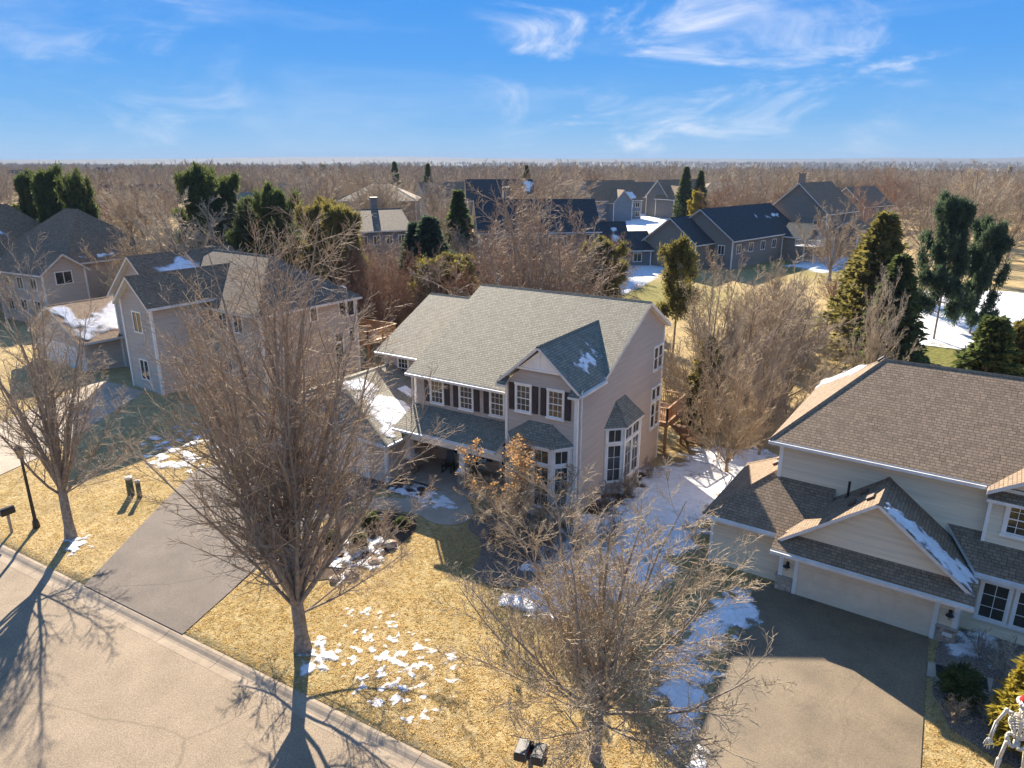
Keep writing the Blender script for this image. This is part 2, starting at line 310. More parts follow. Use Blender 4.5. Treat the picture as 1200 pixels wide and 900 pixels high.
# ------------------------------------------------------------------ mesh helpers
class MB:
    def __init__(s): s.v = []; s.f = []; s.mi = []; s.uv = {}
    def add(s, vs, fs, mi=0):
        b = len(s.v); s.v += [tuple(v) for v in vs]
        for f in fs: s.f.append(tuple(b+i for i in f)); s.mi.append(mi)
    def box(s, x0, x1, y0, y1, z0, z1, mi=0):
        s.add([(x0,y0,z0),(x1,y0,z0),(x1,y1,z0),(x0,y1,z0),(x0,y0,z1),(x1,y0,z1),(x1,y1,z1),(x0,y1,z1)],
              [(3,2,1,0),(4,5,6,7),(0,1,5,4),(1,2,6,5),(2,3,7,6),(3,0,4,7)], mi)
    def obox(s, o, r, n, x0, x1, d0, d1, z0, z1, mi=0, up=(0,0,1)):
        o, r, n, up = map(Vector, (o, r, n, up)); q = []
        for z in (z0, z1):
            for (a, d) in ((x0, d0), (x1, d0), (x1, d1), (x0, d1)): q.append(o+r*a+n*d+up*z)
        fs = [(3,2,1,0),(4,5,6,7),(0,1,5,4),(1,2,6,5),(2,3,7,6),(3,0,4,7)]
        if r.cross(n).dot(up) < 0: fs = [f[::-1] for f in fs]
        s.add(q, fs, mi)
    def prism(s, pts, z0, z1, mi=0):
        n = len(pts); q = [(p[0], p[1], z0) for p in pts]+[(p[0], p[1], z1) for p in pts]
        s.add(q, [tuple(range(n))[::-1], tuple(range(n, 2*n))]+[(i, (i+1) % n, n+(i+1) % n, n+i) for i in range(n)], mi)
    def extr(s, pts, vec, mi=0):
        n = len(pts); pts = [Vector(p) for p in pts]; vec = Vector(vec)
        nr = (pts[1]-pts[0]).cross(pts[2]-pts[0])
        q = pts+[p+vec for p in pts]
        fs = [tuple(range(n)), tuple(range(n, 2*n))[::-1]]+[((i+1) % n, i, n+i, n+(i+1) % n) for i in range(n)]
        if nr.dot(vec) > 0: fs = [f[::-1] for f in fs]
        s.add(q, fs, mi)
    def tube(s, p0, p1, r0, r1=None, k=8, mi=0, cap=True):
        p0, p1 = Vector(p0), Vector(p1); r1 = r0 if r1 is None else r1
        d = (p1-p0).normalized(); a = d.orthogonal().normalized(); b = d.cross(a); q = []
        for p, r in ((p0, r0), (p1, r1)):
            for i in range(k): t = 2*math.pi*i/k; q.append(p+(a*math.cos(t)+b*math.sin(t))*r)
        fs = [(i, (i+1) % k, k+(i+1) % k, k+i) for i in range(k)]
        if cap: fs += [tuple(range(k))[::-1], tuple(range(k, 2*k))]
        s.add(q, fs, mi)
    def path(s, pts, rad, k=6, mi=0):
        for i in range(len(pts)-1):
            ra = rad if isinstance(rad, (int, float)) else rad[i]; rb = rad if isinstance(rad, (int, float)) else rad[i+1]
            s.tube(pts[i], pts[i+1], ra, rb, k, mi)
    def ell(s, c, r, k=10, m=7, mi=0):
        c = Vector(c); q = []
        for j in range(1, m):
            ph = math.pi*j/m
            for i in range(k): t = 2*math.pi*i/k; q.append(c+Vector((r[0]*math.sin(ph)*math.cos(t), r[1]*math.sin(ph)*math.sin(t), r[2]*math.cos(ph))))
        q += [c+Vector((0, 0, r[2])), c-Vector((0, 0, r[2]))]; T = len(q)-2
        fs = [(j*k+i, (j+1)*k+i, (j+1)*k+(i+1) % k, j*k+(i+1) % k) for j in range(m-2) for i in range(k)]
        fs += [(T, i, (i+1) % k) for i in range(k)]+[(T+1, (m-2)*k+(i+1) % k, (m-2)*k+i) for i in range(k)]
        s.add(q, fs, mi)
    def build(s, name, mats, parent=None, off=(0, 0, 0), smooth=False):
        me = bpy.data.meshes.new(name)
        me.from_pydata([(v[0]-off[0], v[1]-off[1], v[2]-off[2]) for v in s.v], [], s.f)
        for m in (mats if isinstance(mats, (list, tuple)) else [mats]): me.materials.append(m)
        if any(s.mi): me.polygons.foreach_set('material_index', s.mi)
        if s.uv:
            ul = me.uv_layers.new(name='UVMap')
            for pi, uvs in s.uv.items():
                p = me.polygons[pi]
                for li, u in zip(p.loop_indices, uvs): ul.data[li].uv = u
        if smooth: me.polygons.foreach_set('use_smooth', [True]*len(me.polygons))
        me.update()
        o = bpy.data.objects.new(name, me); COL.objects.link(o)
        if parent: o.parent = parent
        return o
def obj_from_np(name, v, f, mat, parent=None, smooth=False, mi=None):
    me = bpy.data.meshes.new(name); k = f.shape[1]
    me.vertices.add(len(v)); me.vertices.foreach_set('co', v.astype(np.float32).ravel())
    me.loops.add(f.size); me.loops.foreach_set('vertex_index', f.astype(np.int32).ravel())
    me.polygons.add(len(f)); me.polygons.foreach_set('loop_start', np.arange(0, f.size, k, dtype=np.int32))
    if smooth: me.polygons.foreach_set('use_smooth', np.ones(len(f), bool))
    for m in (mat if isinstance(mat, (list, tuple)) else [mat]): me.materials.append(m)
    if mi is not None: me.polygons.foreach_set('material_index', np.asarray(mi, np.int32))
    me.update(calc_edges=True)
    o = bpy.data.objects.new(name, me); COL.objects.link(o)
    if parent: o.parent = parent
    return o
def tag(o, label=None, cat=None, group=None, kind=None):
    if label: o['label'] = label
    if cat: o['category'] = cat
    if group: o['group'] = group
    if kind: o['kind'] = kind
    return o
def empty(name, loc=(0, 0, 0), rz=0, label=None, cat=None, group=None):
    o = bpy.data.objects.new(name, None); o.empty_display_size = .2; COL.objects.link(o)
    o.location = loc; o.rotation_euler = (0, 0, rz); return tag(o, label, cat, group)
def copy_tree(o, parent=None, mats=None):
    c = o.copy(); COL.objects.link(c); c.parent = parent
    for ch in list(o.children): copy_tree(ch, c)
    return c

# ------------------------------------------------------------------ ground, street, drives
def graded(a, b, step, lo, hi, g=1.13):
    mid = list(np.arange(a, b+1e-6, step)); s = step; x = a; left = []
    while x > lo: s *= g; x -= s; left.append(x)
    s = step; x = b; right = []
    while x < hi: s *= g; x += s; right.append(x)
    return np.array(left[::-1]+mid+right)
gx = graded(-72, 30, .6, -8500, 8500); gy = graded(-6, 72, .6, -400, 8800, 1.1)
gy = np.sort(np.concatenate([gy[(np.abs(gy-13.74) > .25) & (np.abs(gy-(13.84-STREET_W+.1)) > .25)], [13.84-.14, 13.84-.06, 13.84-STREET_W+.06, 13.84-STREET_W+.14]]))
XX, SS = np.meshgrid(gx, gy); YY = SS+.0251*XX*np.clip((30-np.abs(SS-5))/12, 0, 1)*(np.abs(XX) < 400)
ZZ = terrain(XX, YY)
nx, ny = len(gx), len(gy); ii = np.arange(nx*ny).reshape(ny, nx)
fa = np.stack([ii[:-1, :-1], ii[:-1, 1:], ii[1:, 1:], ii[1:, :-1]], -1).reshape(-1, 4)
tag(obj_from_np('ground', np.stack([XX, YY, ZZ], -1).reshape(-1, 3), fa, LAWN, smooth=True), kind='structure')

def drape(name, poly, mat, off=.02, step=.6, zf=None, smooth_n=0, kind='structure', label=None, cat=None):
    pts = [Vector((p[0], p[1], 0)) for p in poly]
    for _ in range(smooth_n):
        q = []
        for i in range(len(pts)):
            a, b = pts[i], pts[(i+1) % len(pts)]; q += [a*.75+b*.25, a*.25+b*.75]
        pts = q
    bm = bmesh.new(); bm.faces.new([bm.verts.new(p) for p in pts])
    if bm.faces[:][0].normal.z < 0 or True:
        bm.normal_update()
        for f in bm.faces:
            if f.normal.z < 0: f.normal_flip()
    xs = [p.x for p in pts]; ys = [p.y for p in pts]
    for ax, lo, hi in ((0, min(xs), max(xs)), (1, min(ys), max(ys))):
        st = max(step, (hi-lo)/60); x = lo+st
        while x < hi:
            nrm = (1, 0, 0) if ax == 0 else (0, 1, 0); co = (x, 0, 0) if ax == 0 else (0, x, 0)
            bmesh.ops.bisect_plane(bm, geom=bm.verts[:]+bm.edges[:]+bm.faces[:], plane_co=co, plane_no=nrm); x += st
    co = np.array([(v.co.x, v.co.y) for v in bm.verts]); z = (terrain(co[:, 0], co[:, 1]) if zf is None else zf(co[:, 0], co[:, 1]))+off
    for v, h in zip(bm.verts, z): v.co.z = h
    # turned-down edge so that the sheet has thickness
    be = [e for e in bm.edges if e.is_boundary]
    r = bmesh.ops.extrude_edge_only(bm, edges=be)
    for g in r['geom']:
        if isinstance(g, bmesh.types.BMVert): g.co.z -= .12
    me = bpy.data.meshes.new(name); bm.to_mesh(me); bm.free(); me.materials.append(mat)
    o = bpy.data.objects.new(name, me); COL.objects.link(o); return tag(o, label, cat, kind=kind)

KX0, KX1 = -100, 46
drape('street', [(KX0, kerbY(KX0)-.7), (KX1, kerbY(KX1)-.7), (KX1, kerbY(KX1)-STREET_W+.7), (KX0, kerbY(KX0)-STREET_W+.7)], STREET, 0, 4, zf=lambda x, y: -.089+0*x)
# kerb and gutter in cast sections
prof = [(0, .02), (-.12, .022), (-.24, -.01), (-.36, -.062), (-.46, -.082), (-.76, -.085), (-.76, -.3), (0, -.3)]
SEG = 3.05; KERBM = pmat('kerb_concrete', (.37, .30, .22), (.28, .225, .165), rough=.9, scale=1.1, fine=.2, fscale=22, bump=.004, bscale=60)
def kerb_mesh(sign):
    me = bpy.data.meshes.new('kerb_section'); n = len(prof); v = []; Ls = SEG-.018
    for x in (0, Ls):
        for (d, z) in prof: v.append((x, d*sign, z))
    f = [(i, (i+1) % n, n+(i+1) % n, n+i) for i in range(n)]+[tuple(range(n))[::-1], tuple(range(n, 2*n))]
    if sign > 0: f = [q[::-1] for q in f]
    me.from_pydata(v, [], f); me.materials.append(KERBM); me.update(); return me
for sgn, name in ((1, 'kerb'), (-1, 'kerb_opposite')):
    root = tag(empty('kerb', (0, 0, 0)), kind='structure'); me = kerb_mesh(sgn); x = KX0
    while x < KX1:
        o = bpy.data.objects.new('kerb_section', me); COL.objects.link(o); o.parent = root
        o.location = (x, kerbY(x) if sgn > 0 else kerbY(x)-STREET_W, 0); o.rotation_euler = (0, 0, math.atan(.0251)); x += SEG
drape('driveway', [(-29.7, kerbY(-29.7)-.04), (-23.1, kerbY(-23.1)-.04), (-24.3, 17.7), (-24.9, 22), (-24.9, 27.25), (-35.1, 27.25), (-35.6, 22.5), (-32.2, 17)], DRIVE, .035)
drape('driveway', [(-4.15, kerbY(-4)-.04), (1.75, kerbY(1.7)-.04), (1.62, 23.0), (1.58, 27.72), (-3.3, 28.0), (-5.0, 28.4), (-4.85, 27.2), (-4.5, 20)], DRIVE2, .035)
drape('driveway', [(-50, kerbY(-50)-.04), (-44, kerbY(-44)-.04), (-46, 20), (-52, 30), (-58, 30), (-54, 20)], CONC, .035)
# front walk and pads
drape('front_walk', [(-24.7, 24.2), (-22.6, 24.9), (-21.2, 25.4), (-20.0, 24.9), (-18.7, 25.4), (-18.5, 26.6), (-19.3, 27.4), (-20.2, 28.35), (-22.0, 28.35), (-21.8, 27.0), (-23.0, 26.2), (-24.7, 25.5)], CONC, .045, .4, smooth_n=2)
drape('garden_bed', [(-24.6, 26.4), (-23.1, 26.6), (-22.1, 27.3), (-22.2, 28.6), (-24.8, 28.6)], MULCH, .03, .4, smooth_n=2)
drape('garden_bed', [(-24.3, 24.0), (-22.6, 24.7), (-21.3, 25.1), (-20.2, 24.2), (-20.0, 21.5), (-20.6, 18.8), (-22.8, 17.6), (-24.0, 18.4), (-24.6, 21)], MULCH, .03, .4, smooth_n=2)
drape('garden_bed', [(-18.4, 25.5), (-17.0, 25.0), (-16.2, 23.6), (-15.9, 22.5), (-14.9, 21.9), (-13.5, 22.4), (-12.4, 23.6), (-12.0, 26), (-12.6, 29.4), (-19, 29.4), (-18.5, 27)], ROCKS, .03, .4, smooth_n=2)
drape('garden_bed', [(1.8, 23.3), (1.85, 28.2), (2.6, 29.2), (12, 29.0), (12, 23.2), (7, 22.5), (4.2, 22.0)], ROCKS, .03, .5, smooth_n=1)
drape('garden_bed', [(-14.2, 29.4), (-12.4, 29.4), (-11.6, 33), (-12.0, 38.5), (-14.4, 38.5)], MULCH, .03, .5, smooth_n=2)
drape('stoop_slab', [(1.62, 26.1), (1.6, 25.25), (3.5, 25.45), (3.6, 26.25)], CONC, .06, .5)
mb = MB(); a = (1.85, 26.05, tz(2, 26)+.085); mb.box(0, 1.55, -.66, 0, -.006, .012); mb.box(.05, 1.5, -.61, -.05, .012, .02, 1)
o = mb.build('door_mat', [METAL, pmat('mat_rubber', (.02, .026, .034), (.012, .016, .02), rough=.9, scale=30, bump=.01, bscale=120)]); o.location = a; o.rotation_euler = (0, 0, .06)
tag(o, 'dark rubber mat lying on the small concrete slab beside the driveway', 'mat')

# short dormant grass standing on the near lawns
PAVED = [[(o_[0], o_[1]) for o_ in q] for q in (
    [(-29.7, 12), (-23.1, 12), (-24.3, 17.7), (-24.9, 22), (-24.9, 27.25), (-35.1, 27.25), (-35.6, 22.5), (-32.2, 17)], [(-4.15, 12), (1.75, 12), (1.62, 28.2), (-5.0, 28.4), (-4.5, 20)],
    [(-24.6, 26.4), (-24.9, 29), (-18, 29), (-18.6, 25.5), (-21.2, 25.2), (-24.7, 24.2)], [(-24.3, 24.3), (-20.2, 24.2), (-20.0, 21.5), (-20.6, 18.8), (-22.8, 17.6), (-24.6, 19)], [(-18.4, 25.5), (-16.4, 23.8), (-15.6, 22.2), (-13.5, 22.4), (-12.2, 24), (-12.6, 29.4), (-19, 29.4)],
    [(1.8, 23.3), (1.85, 29), (13, 29), (13, 22.8), (4.2, 22.2)], [(-35.2, 27), (-24, 27), (-24, 29), (-14, 29), (-14, 44), (-36, 44)], [(-7.5, 28.4), (14, 27), (14, 42), (-7, 42)])]
def grass(name, x0, x1, y0, y1, n, seed):
    rg = np.random.default_rng(seed); x = x0+(x1-x0)*rg.random(n); y = y0+(y1-y0)*rg.random(n); ok = (y > kerbY(x)+.03) & (fbm(x/.16, y/.16, seed, 3) > .48)
    for q in PAVED: ok &= ~inside(q, x, y)
    x, y = x[ok], y[ok]; m_ = len(x); z = terrain(x, y); B_ = np.stack([x, y, z-.005], -1); V = []; 
    for k in range(2):
        a = rg.random(m_)*6.28; w_ = .012+.02*rg.random(m_); h_ = .015+.035*rg.random(m_); ln = rg.normal(0, .045, (m_, 2))
        p0 = B_+np.stack([np.cos(a)*w_, np.sin(a)*w_, 0*a], -1); p1 = B_-np.stack([np.cos(a)*w_, np.sin(a)*w_, 0*a], -1); p2 = B_+np.stack([ln[:, 0], ln[:, 1], h_], -1); V.append(np.stack([p0, p1, p2], 1))
    V = np.concatenate(V).reshape(-1, 3); tag(obj_from_np(name, V, np.arange(len(V)).reshape(-1, 3), BLADE), kind='stuff')
# ------------------------------------------------------------------ snow lying on ground
SNOWN = [0]
def inside(poly, x, y):
    c = np.zeros(x.shape, bool); n = len(poly); j = n-1
    for i in range(n):
        xi, yi = poly[i]; xj, yj = poly[j]
        c ^= ((yi > y) != (yj > y)) & (x < (xj-xi)*(y-yi)/((yj-yi) or 1e-9)+xi); j = i
    return c
def edgedist(poly, x, y):
    d = np.full(x.shape, 1e9); n = len(poly)
    for i in range(n):
        ax, ay = poly[i]; bx, by = poly[(i+1) % n]; dx, dy = bx-ax, by-ay; l2 = dx*dx+dy*dy or 1e-9
        t = np.clip(((x-ax)*dx+(y-ay)*dy)/l2, 0, 1); d = np.minimum(d, np.hypot(x-ax-t*dx, y-ay-t*dy))
    return np.where(inside(poly, x, y), d, -d)
def snow_field(name, poly, cell=.12, thr=.5, falloff=1.0, ns=1.2, amp=.9, hmax=.07, mat=None, off=0, plane=None, parent=None, seed=None, tgt=True, det=4):
    """snow as a height field that dips under the surface where it has melted"""
    SNOWN[0] += 1; sd = seed if seed is not None else SNOWN[0]*17
    xs = [p[0] for p in poly]; ys = [p[1] for p in poly]
    gx = np.arange(min(xs)-cell, max(xs)+2*cell, cell); gy = np.arange(min(ys)-cell, max(ys)+2*cell, cell)
    X, Y = np.meshgrid(gx, gy); ed = np.clip(edgedist(poly, X, Y)/falloff, -1, 1)
    val = ed*.5+.5 + (fbm(X/ns+sd, Y/ns-sd, sd, det)-.5)*2*amp - thr
    hh = .012+np.clip(val*.25, 0, hmax) + np.clip(val, 0, .3)*(fbm(X/.35, Y/.35, sd+5, 3)-.5)*.09
    ok = val > -.42; q = ok[:-1, :-1] | ok[1:, :-1] | ok[:-1, 1:] | ok[1:, 1:]
    nyy, nxx = X.shape; idx = np.arange(nxx*nyy).reshape(nyy, nxx)
    f = np.stack([idx[:-1, :-1], idx[:-1, 1:], idx[1:, 1:], idx[1:, :-1]], -1)[q]
    if not len(f): return None
    used = np.unique(f); remap = np.zeros(nxx*nyy, int); remap[used] = np.arange(len(used))
    x, y, h = X.ravel()[used], Y.ravel()[used], hh.ravel()[used]
    if plane is None: v = np.stack([x, y, terrain(x, y)+off+h], -1)
    else:
        o, u, w, n = [np.array(k) for k in plane]; v = o+x[:, None]*u+y[:, None]*w+(h+off)[:, None]*n
    ob = obj_from_np(name, v, remap[f], mat or SNOW, parent, smooth=True)
    ca = ob.data.attributes.new('cov', 'FLOAT', 'POINT'); ca.data.foreach_set('value', np.clip(val.ravel()[used], -1, 1).astype(np.float32))
    if parent is None: tag(ob, kind='stuff')
    return ob
grass('grass', -24, -4, 13.3, 29, 130000, 3); grass('grass', -45, -24, 12.5, 28, 80000, 4); grass('grass', 1.6, 9, 13.5, 24, 30000, 6); grass('grass', -14, -3.5, 28, 46, 40000, 8)
def pw(*pp): return [tuple(gnd(*p)[:2]) for p in pp]
snow_field('snow', pw((600, 715), (640, 640), (700, 600), (775, 545), (830, 522), (885, 525), (905, 545), (850, 590), (800, 640), (780, 690), (720, 700), (680, 720)), .11, .40, 1.2, .8, .85, .06)
snow_field('snow', pw((770, 770), (800, 740), (822, 715), (842, 700), (880, 690), (890, 730), (850, 750), (832, 765), (828, 820), (820, 905), (790, 880), (775, 820)), .07, .5, .5, .45, .95, .07, off=.03)
snow_field('snow', pw((395, 770), (420, 740), (500, 745), (525, 775), (520, 830), (495, 855), (440, 825)), .05, .92, 1.8, .22, 1.4, .006)
snow_field('snow', pw((345, 790), (350, 755), (372, 745), (395, 765), (380, 790)), .05, .62, .6, .3, 1.1, .04)
snow_field('snow', pw((76, 655), (76, 630), (92, 622), (104, 634), (96, 650)), .05, .62, .5, .3, 1.0, .05)
snow_field('snow', pw((400, 745), (405, 715), (470, 708), (480, 735)), .05, 1.12, .8, .3, 1.4, .02)
snow_field('snow', pw((455, 575), (478, 566), (535, 583), (530, 600), (490, 595)), .05, .78, .4, .4, 1.3, .05, off=.03)
snow_field('snow', pw((380, 660), (400, 625), (445, 605), (460, 640), (430, 680), (395, 690)), .06, .9, .6, .4, 1.2, .05, off=.03)
snow_field('snow', pw((585, 710), (590, 698), (650, 700), (690, 690), (690, 712), (620, 716)), .07, .35, .25, .6, .5, .08, off=.03)
snow_field('snow', pw((1045, 385), (1062, 350), (1120, 338), (1205, 345), (1260, 370), (1230, 415), (1180, 412), (1060, 402)), .25, .25, 2.0, 2.5, .6, .08)
snow_field('snow', pw((690, 330), (725, 292), (770, 285), (798, 305), (770, 322), (730, 345)), .3, .25, 2.5, 3, .5, .1)
snow_field('snow', pw((930, 312), (945, 296), (1000, 292), (1010, 305), (965, 320)), .3, .35, 2.0, 3, .6, .1)
snow_field('snow', pw((525, 360), (520, 335), (545, 322), (575, 340), (560, 358)), .3, .3, 2.5, 3, .5, .1)
snow_field('snow', pw((720, 272), (735, 255), (790, 240), (800, 255), (770, 272)), .5, .3, 3, 5, .5, .1)
snow_field('snow', pw((960, 280), (990, 262), (1035, 258), (1040, 272), (1000, 290)), .4, .4, 3, 5, .6, .1)
snow_field('snow', pw((1100, 760), (1125, 735), (1165, 740), (1160, 765), (1120, 775)), .07, .55, .5, .5, .9, .05, off=.03)
snow_field('snow', pw((170, 555), (150, 520), (220, 490), (300, 520), (280, 550)), .1, 1.05, 1.2, .5, 1.2, .04, off=.03)

# ------------------------------------------------------------------ houses
class House:
    def __init__(s, name, loc, rz, label, group=None, world=False, cat='house'):
        s.root = empty(name, loc, rz, label, cat, group); s.off = tuple(loc) if world else (0, 0, 0)
    def part(s, name, mb, mats, parent=None, smooth=False): return mb.build(name, mats, parent or s.root, s.off, smooth)
    def roof(s, polys, mat, name='roof', t=.2, caps=True, capr=.09):
        mb = MB(); edges = {}; P = []
        for pl in polys:
            pl = [Vector(p) for p in pl]; n = (pl[1]-pl[0]).cross(pl[2]-pl[0])
            if n.z < 0: pl = pl[::-1]; n = -n
            n.normalize(); P.append((pl, n))
            for i in range(len(pl)):
                k = tuple(sorted([tuple(round(c, 2) for c in pl[i]), tuple(round(c, 2) for c in pl[(i+1) % len(pl)])])); edges.setdefault(k, []).append(n)
        capmb = MB(); hc = False
        for pl, n in P:
            u = Vector((0, 0, 1)).cross(n); u = u.normalized() if u.length > 1e-6 else Vector((1, 0, 0)); w = n.cross(u)
            mb.uv[len(mb.f)] = [(p.dot(u), p.dot(w)) for p in pl]; mb.add(pl, [tuple(range(len(pl)))])
            lo = [p-Vector((0, 0, t)) for p in pl]; mb.add(lo, [tuple(range(len(pl)))[::-1]], 1)
            for i in range(len(pl)):
                a, b = pl[i], pl[(i+1) % len(pl)]
                k = tuple(sorted([tuple(round(c, 2) for c in a), tuple(round(c, 2) for c in b)]))
                if len(edges[k]) == 1: mb.add([a, lo[i], lo[(i+1) % len(pl)], b], [(0, 1, 2, 3)], 1)
        r = s.part(name, mb, [mat, GUT])
        if caps:
            for k, ns in edges.items():
                if len(ns) == 2:
                    a, b = Vector(k[0]), Vector(k[1]); bis = ns[0]+ns[1]; d = (b-a).normalized()
                    conv = True
                    # a valley has its bisector pointing back over the planes: skip those
                    for pl, n in P:
                        if n in ns:
                            c = sum(pl, Vector())/len(pl)
                            other = ns[1] if n is ns[0] else ns[0]
                            if (c-a).dot(other) > .02: conv = False
                    if conv:
                        hc = True; m_ = (ns[0]+ns[1]).normalized()
                        q = []
                        for p in (a, b):
                            for nn in ns:
                                side = nn.cross(d); side = side if side.dot(ns[0]+ns[1]-2*nn*nn.dot(ns[0]+ns[1])) > 0 else side
                                q.append(p)
                        w0 = d.cross(ns[0]); w1 = d.cross(ns[1])
                        if w0.dot(m_) > 0: w0 = -w0
                        if w1.dot(m_) > 0: w1 = -w1
                        h = .022
                        v = [a+w0*capr*1.5+ns[0]*.012, a+m_*h*1.2, a+w1*capr*1.5+ns[1]*.012, b+w0*capr*1.5+ns[0]*.012, b+m_*h*1.2, b+w1*capr*1.5+ns[1]*.012]
                        f = [(0, 1, 4, 3), (1, 2, 5, 4), (0, 3, 5, 2), (0, 2, 1), (3, 4, 5)]
                        capmb.add(v, f)
            if hc:
                capmb.uv = {i: [(capmb.v[j][0]*1.3+capmb.v[j][2], capmb.v[j][1]*1.3) for j in f] for i, f in enumerate(capmb.f)}
                s.part('ridge_cap', capmb, mat, r)
        return r
    def walls(s, mb, mat, name='wall'): return s.part(name, mb, mat)
    def gutter(s, a, b, drop=.02, r=.06):
        mb = MB(); a, b = Vector(a), Vector(b); d = (b-a).normalized(); n = Vector((d.y, -d.x, 0))
        mb.obox(a, d, n, 0, (b-a).length, .003, .003+r*2, -drop-r*2.2, -drop)
        return s.part('gutter', mb, GUT)
    def post(s, x, y, z0, z1, w=.1, name='corner_board', mat=None):
        mb = MB(); mb.box(x-w, x+w, y-w, y+w, z0, z1); return s.part(name, mb, mat or TRIM)
    def window(s, o, r, n, w, h, cols=2, rows=4, trim=.1, shut=(0, 0), split=True, shw=.38, glass=None, head=.0):
        o, r, n = Vector(o), Vector(r).normalized(), Vector(n).normalized()
        f = MB(); T = trim
        f.obox(o, r, n, -T, 0, .0, .06, -T*.4, h+T); f.obox(o, r, n, w, w+T, .0, .06, -T*.4, h+T)
        f.obox(o, r, n, -T*1.25, w+T*1.25, 0, .075, h-.002, h+T+.04); 
        fo = s.part('window', f, TRIM)
        sl = MB(); sl.obox(o, r, n, -T*1.3, w+T*1.3, 0, .10, -T*1.3, -.002); s.part('sill', sl, TRIM, fo)
        p = MB(); p.obox(o, r, n, 0, w, .0, .018, 0, h); s.part('pane', p, glass or GLASS, fo)
        mu = MB(); b = .022
        for i in range(1, cols): x = w*i/cols; mu.obox(o, r, n, x-b*.5, x+b*.5, .018, .032, 0, h)
        for j in range(1, rows):
            z = h*j/rows; bb = b if not (split and j*2 == rows) else b*2.2
            mu.obox(o, r, n, 0, w, .018, .036 if bb > b else .031, z-bb*.5, z+bb*.5)
        e = .045
        for (x0, x1, z0, z1) in ((0, e, 0, h), (w-e, w, 0, h), (e, w-e, 0, e), (e, w-e, h-e, h)): mu.obox(o, r, n, x0, x1, .018, .04, z0, z1)
        s.part('sash', mu, TRIM, fo)
        for side, on in zip((-1, 1), shut):
            if on:
                m2 = MB(); x0 = -T-shw-.02 if side < 0 else w+T+.02
                m2.obox(o, r, n, x0, x0+shw, 0, .035, -.02, h+.05)
                for q in range(2):
                    zz = .06+q*(h/2); m2.obox(o, r, n, x0+.06, x0+shw-.06, .035, .05, zz, zz+h/2-.1)
                s.part('shutter', m2, SHUT)
        return fo

XP, XN, YP, YN = (1, 0, 0), (-1, 0, 0), (0, 1, 0), (0, -1, 0)
def vent_box(h, p, n, up, mat, sz=.3):
    mb = MB(); n = Vector(n).normalized(); up = Vector(up).normalized(); r = up.cross(n)
    mb.obox(p, r, n, -sz*.6, sz*.6, 0, .10, -sz*.5, sz*.5, up=up); h.part('roof_vent', mb, mat)

# ================= main house (world coordinates)
mh = House('suburban_house', (-19.5, 30, .28), 0, 'two-storey taupe house with grey shingle roof, dark shutters and a front gable', world=True)
FB = 28.2
w = MB()
w.box(-24.98, -18.2, 30.15, 40.9, 3.15, 6.25)               # upper floor, left part
w.box(-24.98, -18.2, 31.5, 40.9, -1.6, 3.15)                # ground floor behind the porch
w.box(-18.2, -14.15, 29.1, 40.9, -1.6, 6.9)               # right bay up to its eave
mh.walls(w, SD_MAIN)
w = MB(); w.extr([(-14.15, 31.65, 6.9), (-14.15, 40.9, 6.9), (-14.15, 40.9, 8.05), (-14.15, 37.6, 9.8)], (-.25, 0, 0)); mh.walls(w, SD_MAIN)   # right gable wall
w = MB(); w.extr([(-24.98, 30.15, 6.25), (-24.98, 40.9, 6.25), (-24.98, 40.9, 8.1), (-24.98, 37.6, 9.8)], (.25, 0, 0)); mh.walls(w, SD_MAIN)
w = MB(); w.box(-24.7, -14.4, 40.65, 40.88, 6.2, 8.05); mh.walls(w, SD_MAIN)
w = MB(); w.extr([(-18.2, 29.1, 6.9), (-14.15, 29.1, 6.9), (-16.2, 29.1, 8.7)], (0, .2, 0)); mh.walls(w, SD_MAIN)
w = MB(); w.extr([(-17.35, 29.06, 7.82), (-15.05, 29.06, 7.82), (-16.2, 29.06, 8.78)], (0, -.05, 0)); w.box(-17.5, -14.9, 28.98, 29.06, 7.72, 7.83)
w.box(-16.23, -16.17, 28.98, 29.01, 7.83, 8.7); mh.part('gable_panel', w, TRIM)
w = MB(); w.box(-30.6, -24.98, 33.9, 42.6, -1.4, 5.85); mh.walls(w, SD_MAIN)
w = MB(); w.extr([(-30.6, 33.9, 5.85), (-30.6, 42.6, 5.85), (-30.6, 42.6, 7.0), (-30.6, 39.5, 8.4)], (.2, 0, 0)); mh.walls(w, SD_MAIN)
w = MB(); w.box(-35.1, -24.85, 27.3, 34.8, -.2, 2.9); mh.walls(w, SD_MAIN, 'garage_wall')
# roofs
E0, RZ, RY = 6.13, 10.0, 37.6
sl = (RZ-E0)/(RY-29.75)
mh.roof([[(-25.3, 29.75, E0), (-13.85, 29.75, E0), (-13.85, RY, RZ), (-25.3, RY, RZ)] if False else
         [(-25.3, 29.75, E0), (-18.15, 29.75, E0), (-18.15, 31.75, E0+2.0*sl), (-13.85, 31.75, E0+2.0*sl), (-13.85, RY, RZ), (-25.3, RY, RZ)],
         [(-25.3, RY, RZ), (-13.85, RY, RZ), (-13.85, 41.15, 8.1), (-25.3, 41.15, 8.1)]], SH_MAIN, 'roof')
dy = 29.75+(9.05-E0)/sl; ey = 29.75+(7.0-E0)/sl
mh.roof([[(-18.52, 28.75, 7.0), (-16.2, 28.75, 9.05), (-16.2, dy+.25, 9.05), (-18.52, ey+.25, 7.0)],
         [(-16.2, 28.75, 9.05), (-13.86, 28.75, 7.0), (-13.86, ey+.02, 7.0), (-16.2, dy+.25, 9.05)]], SH_MAIN, 'gable_roof', t=.16)
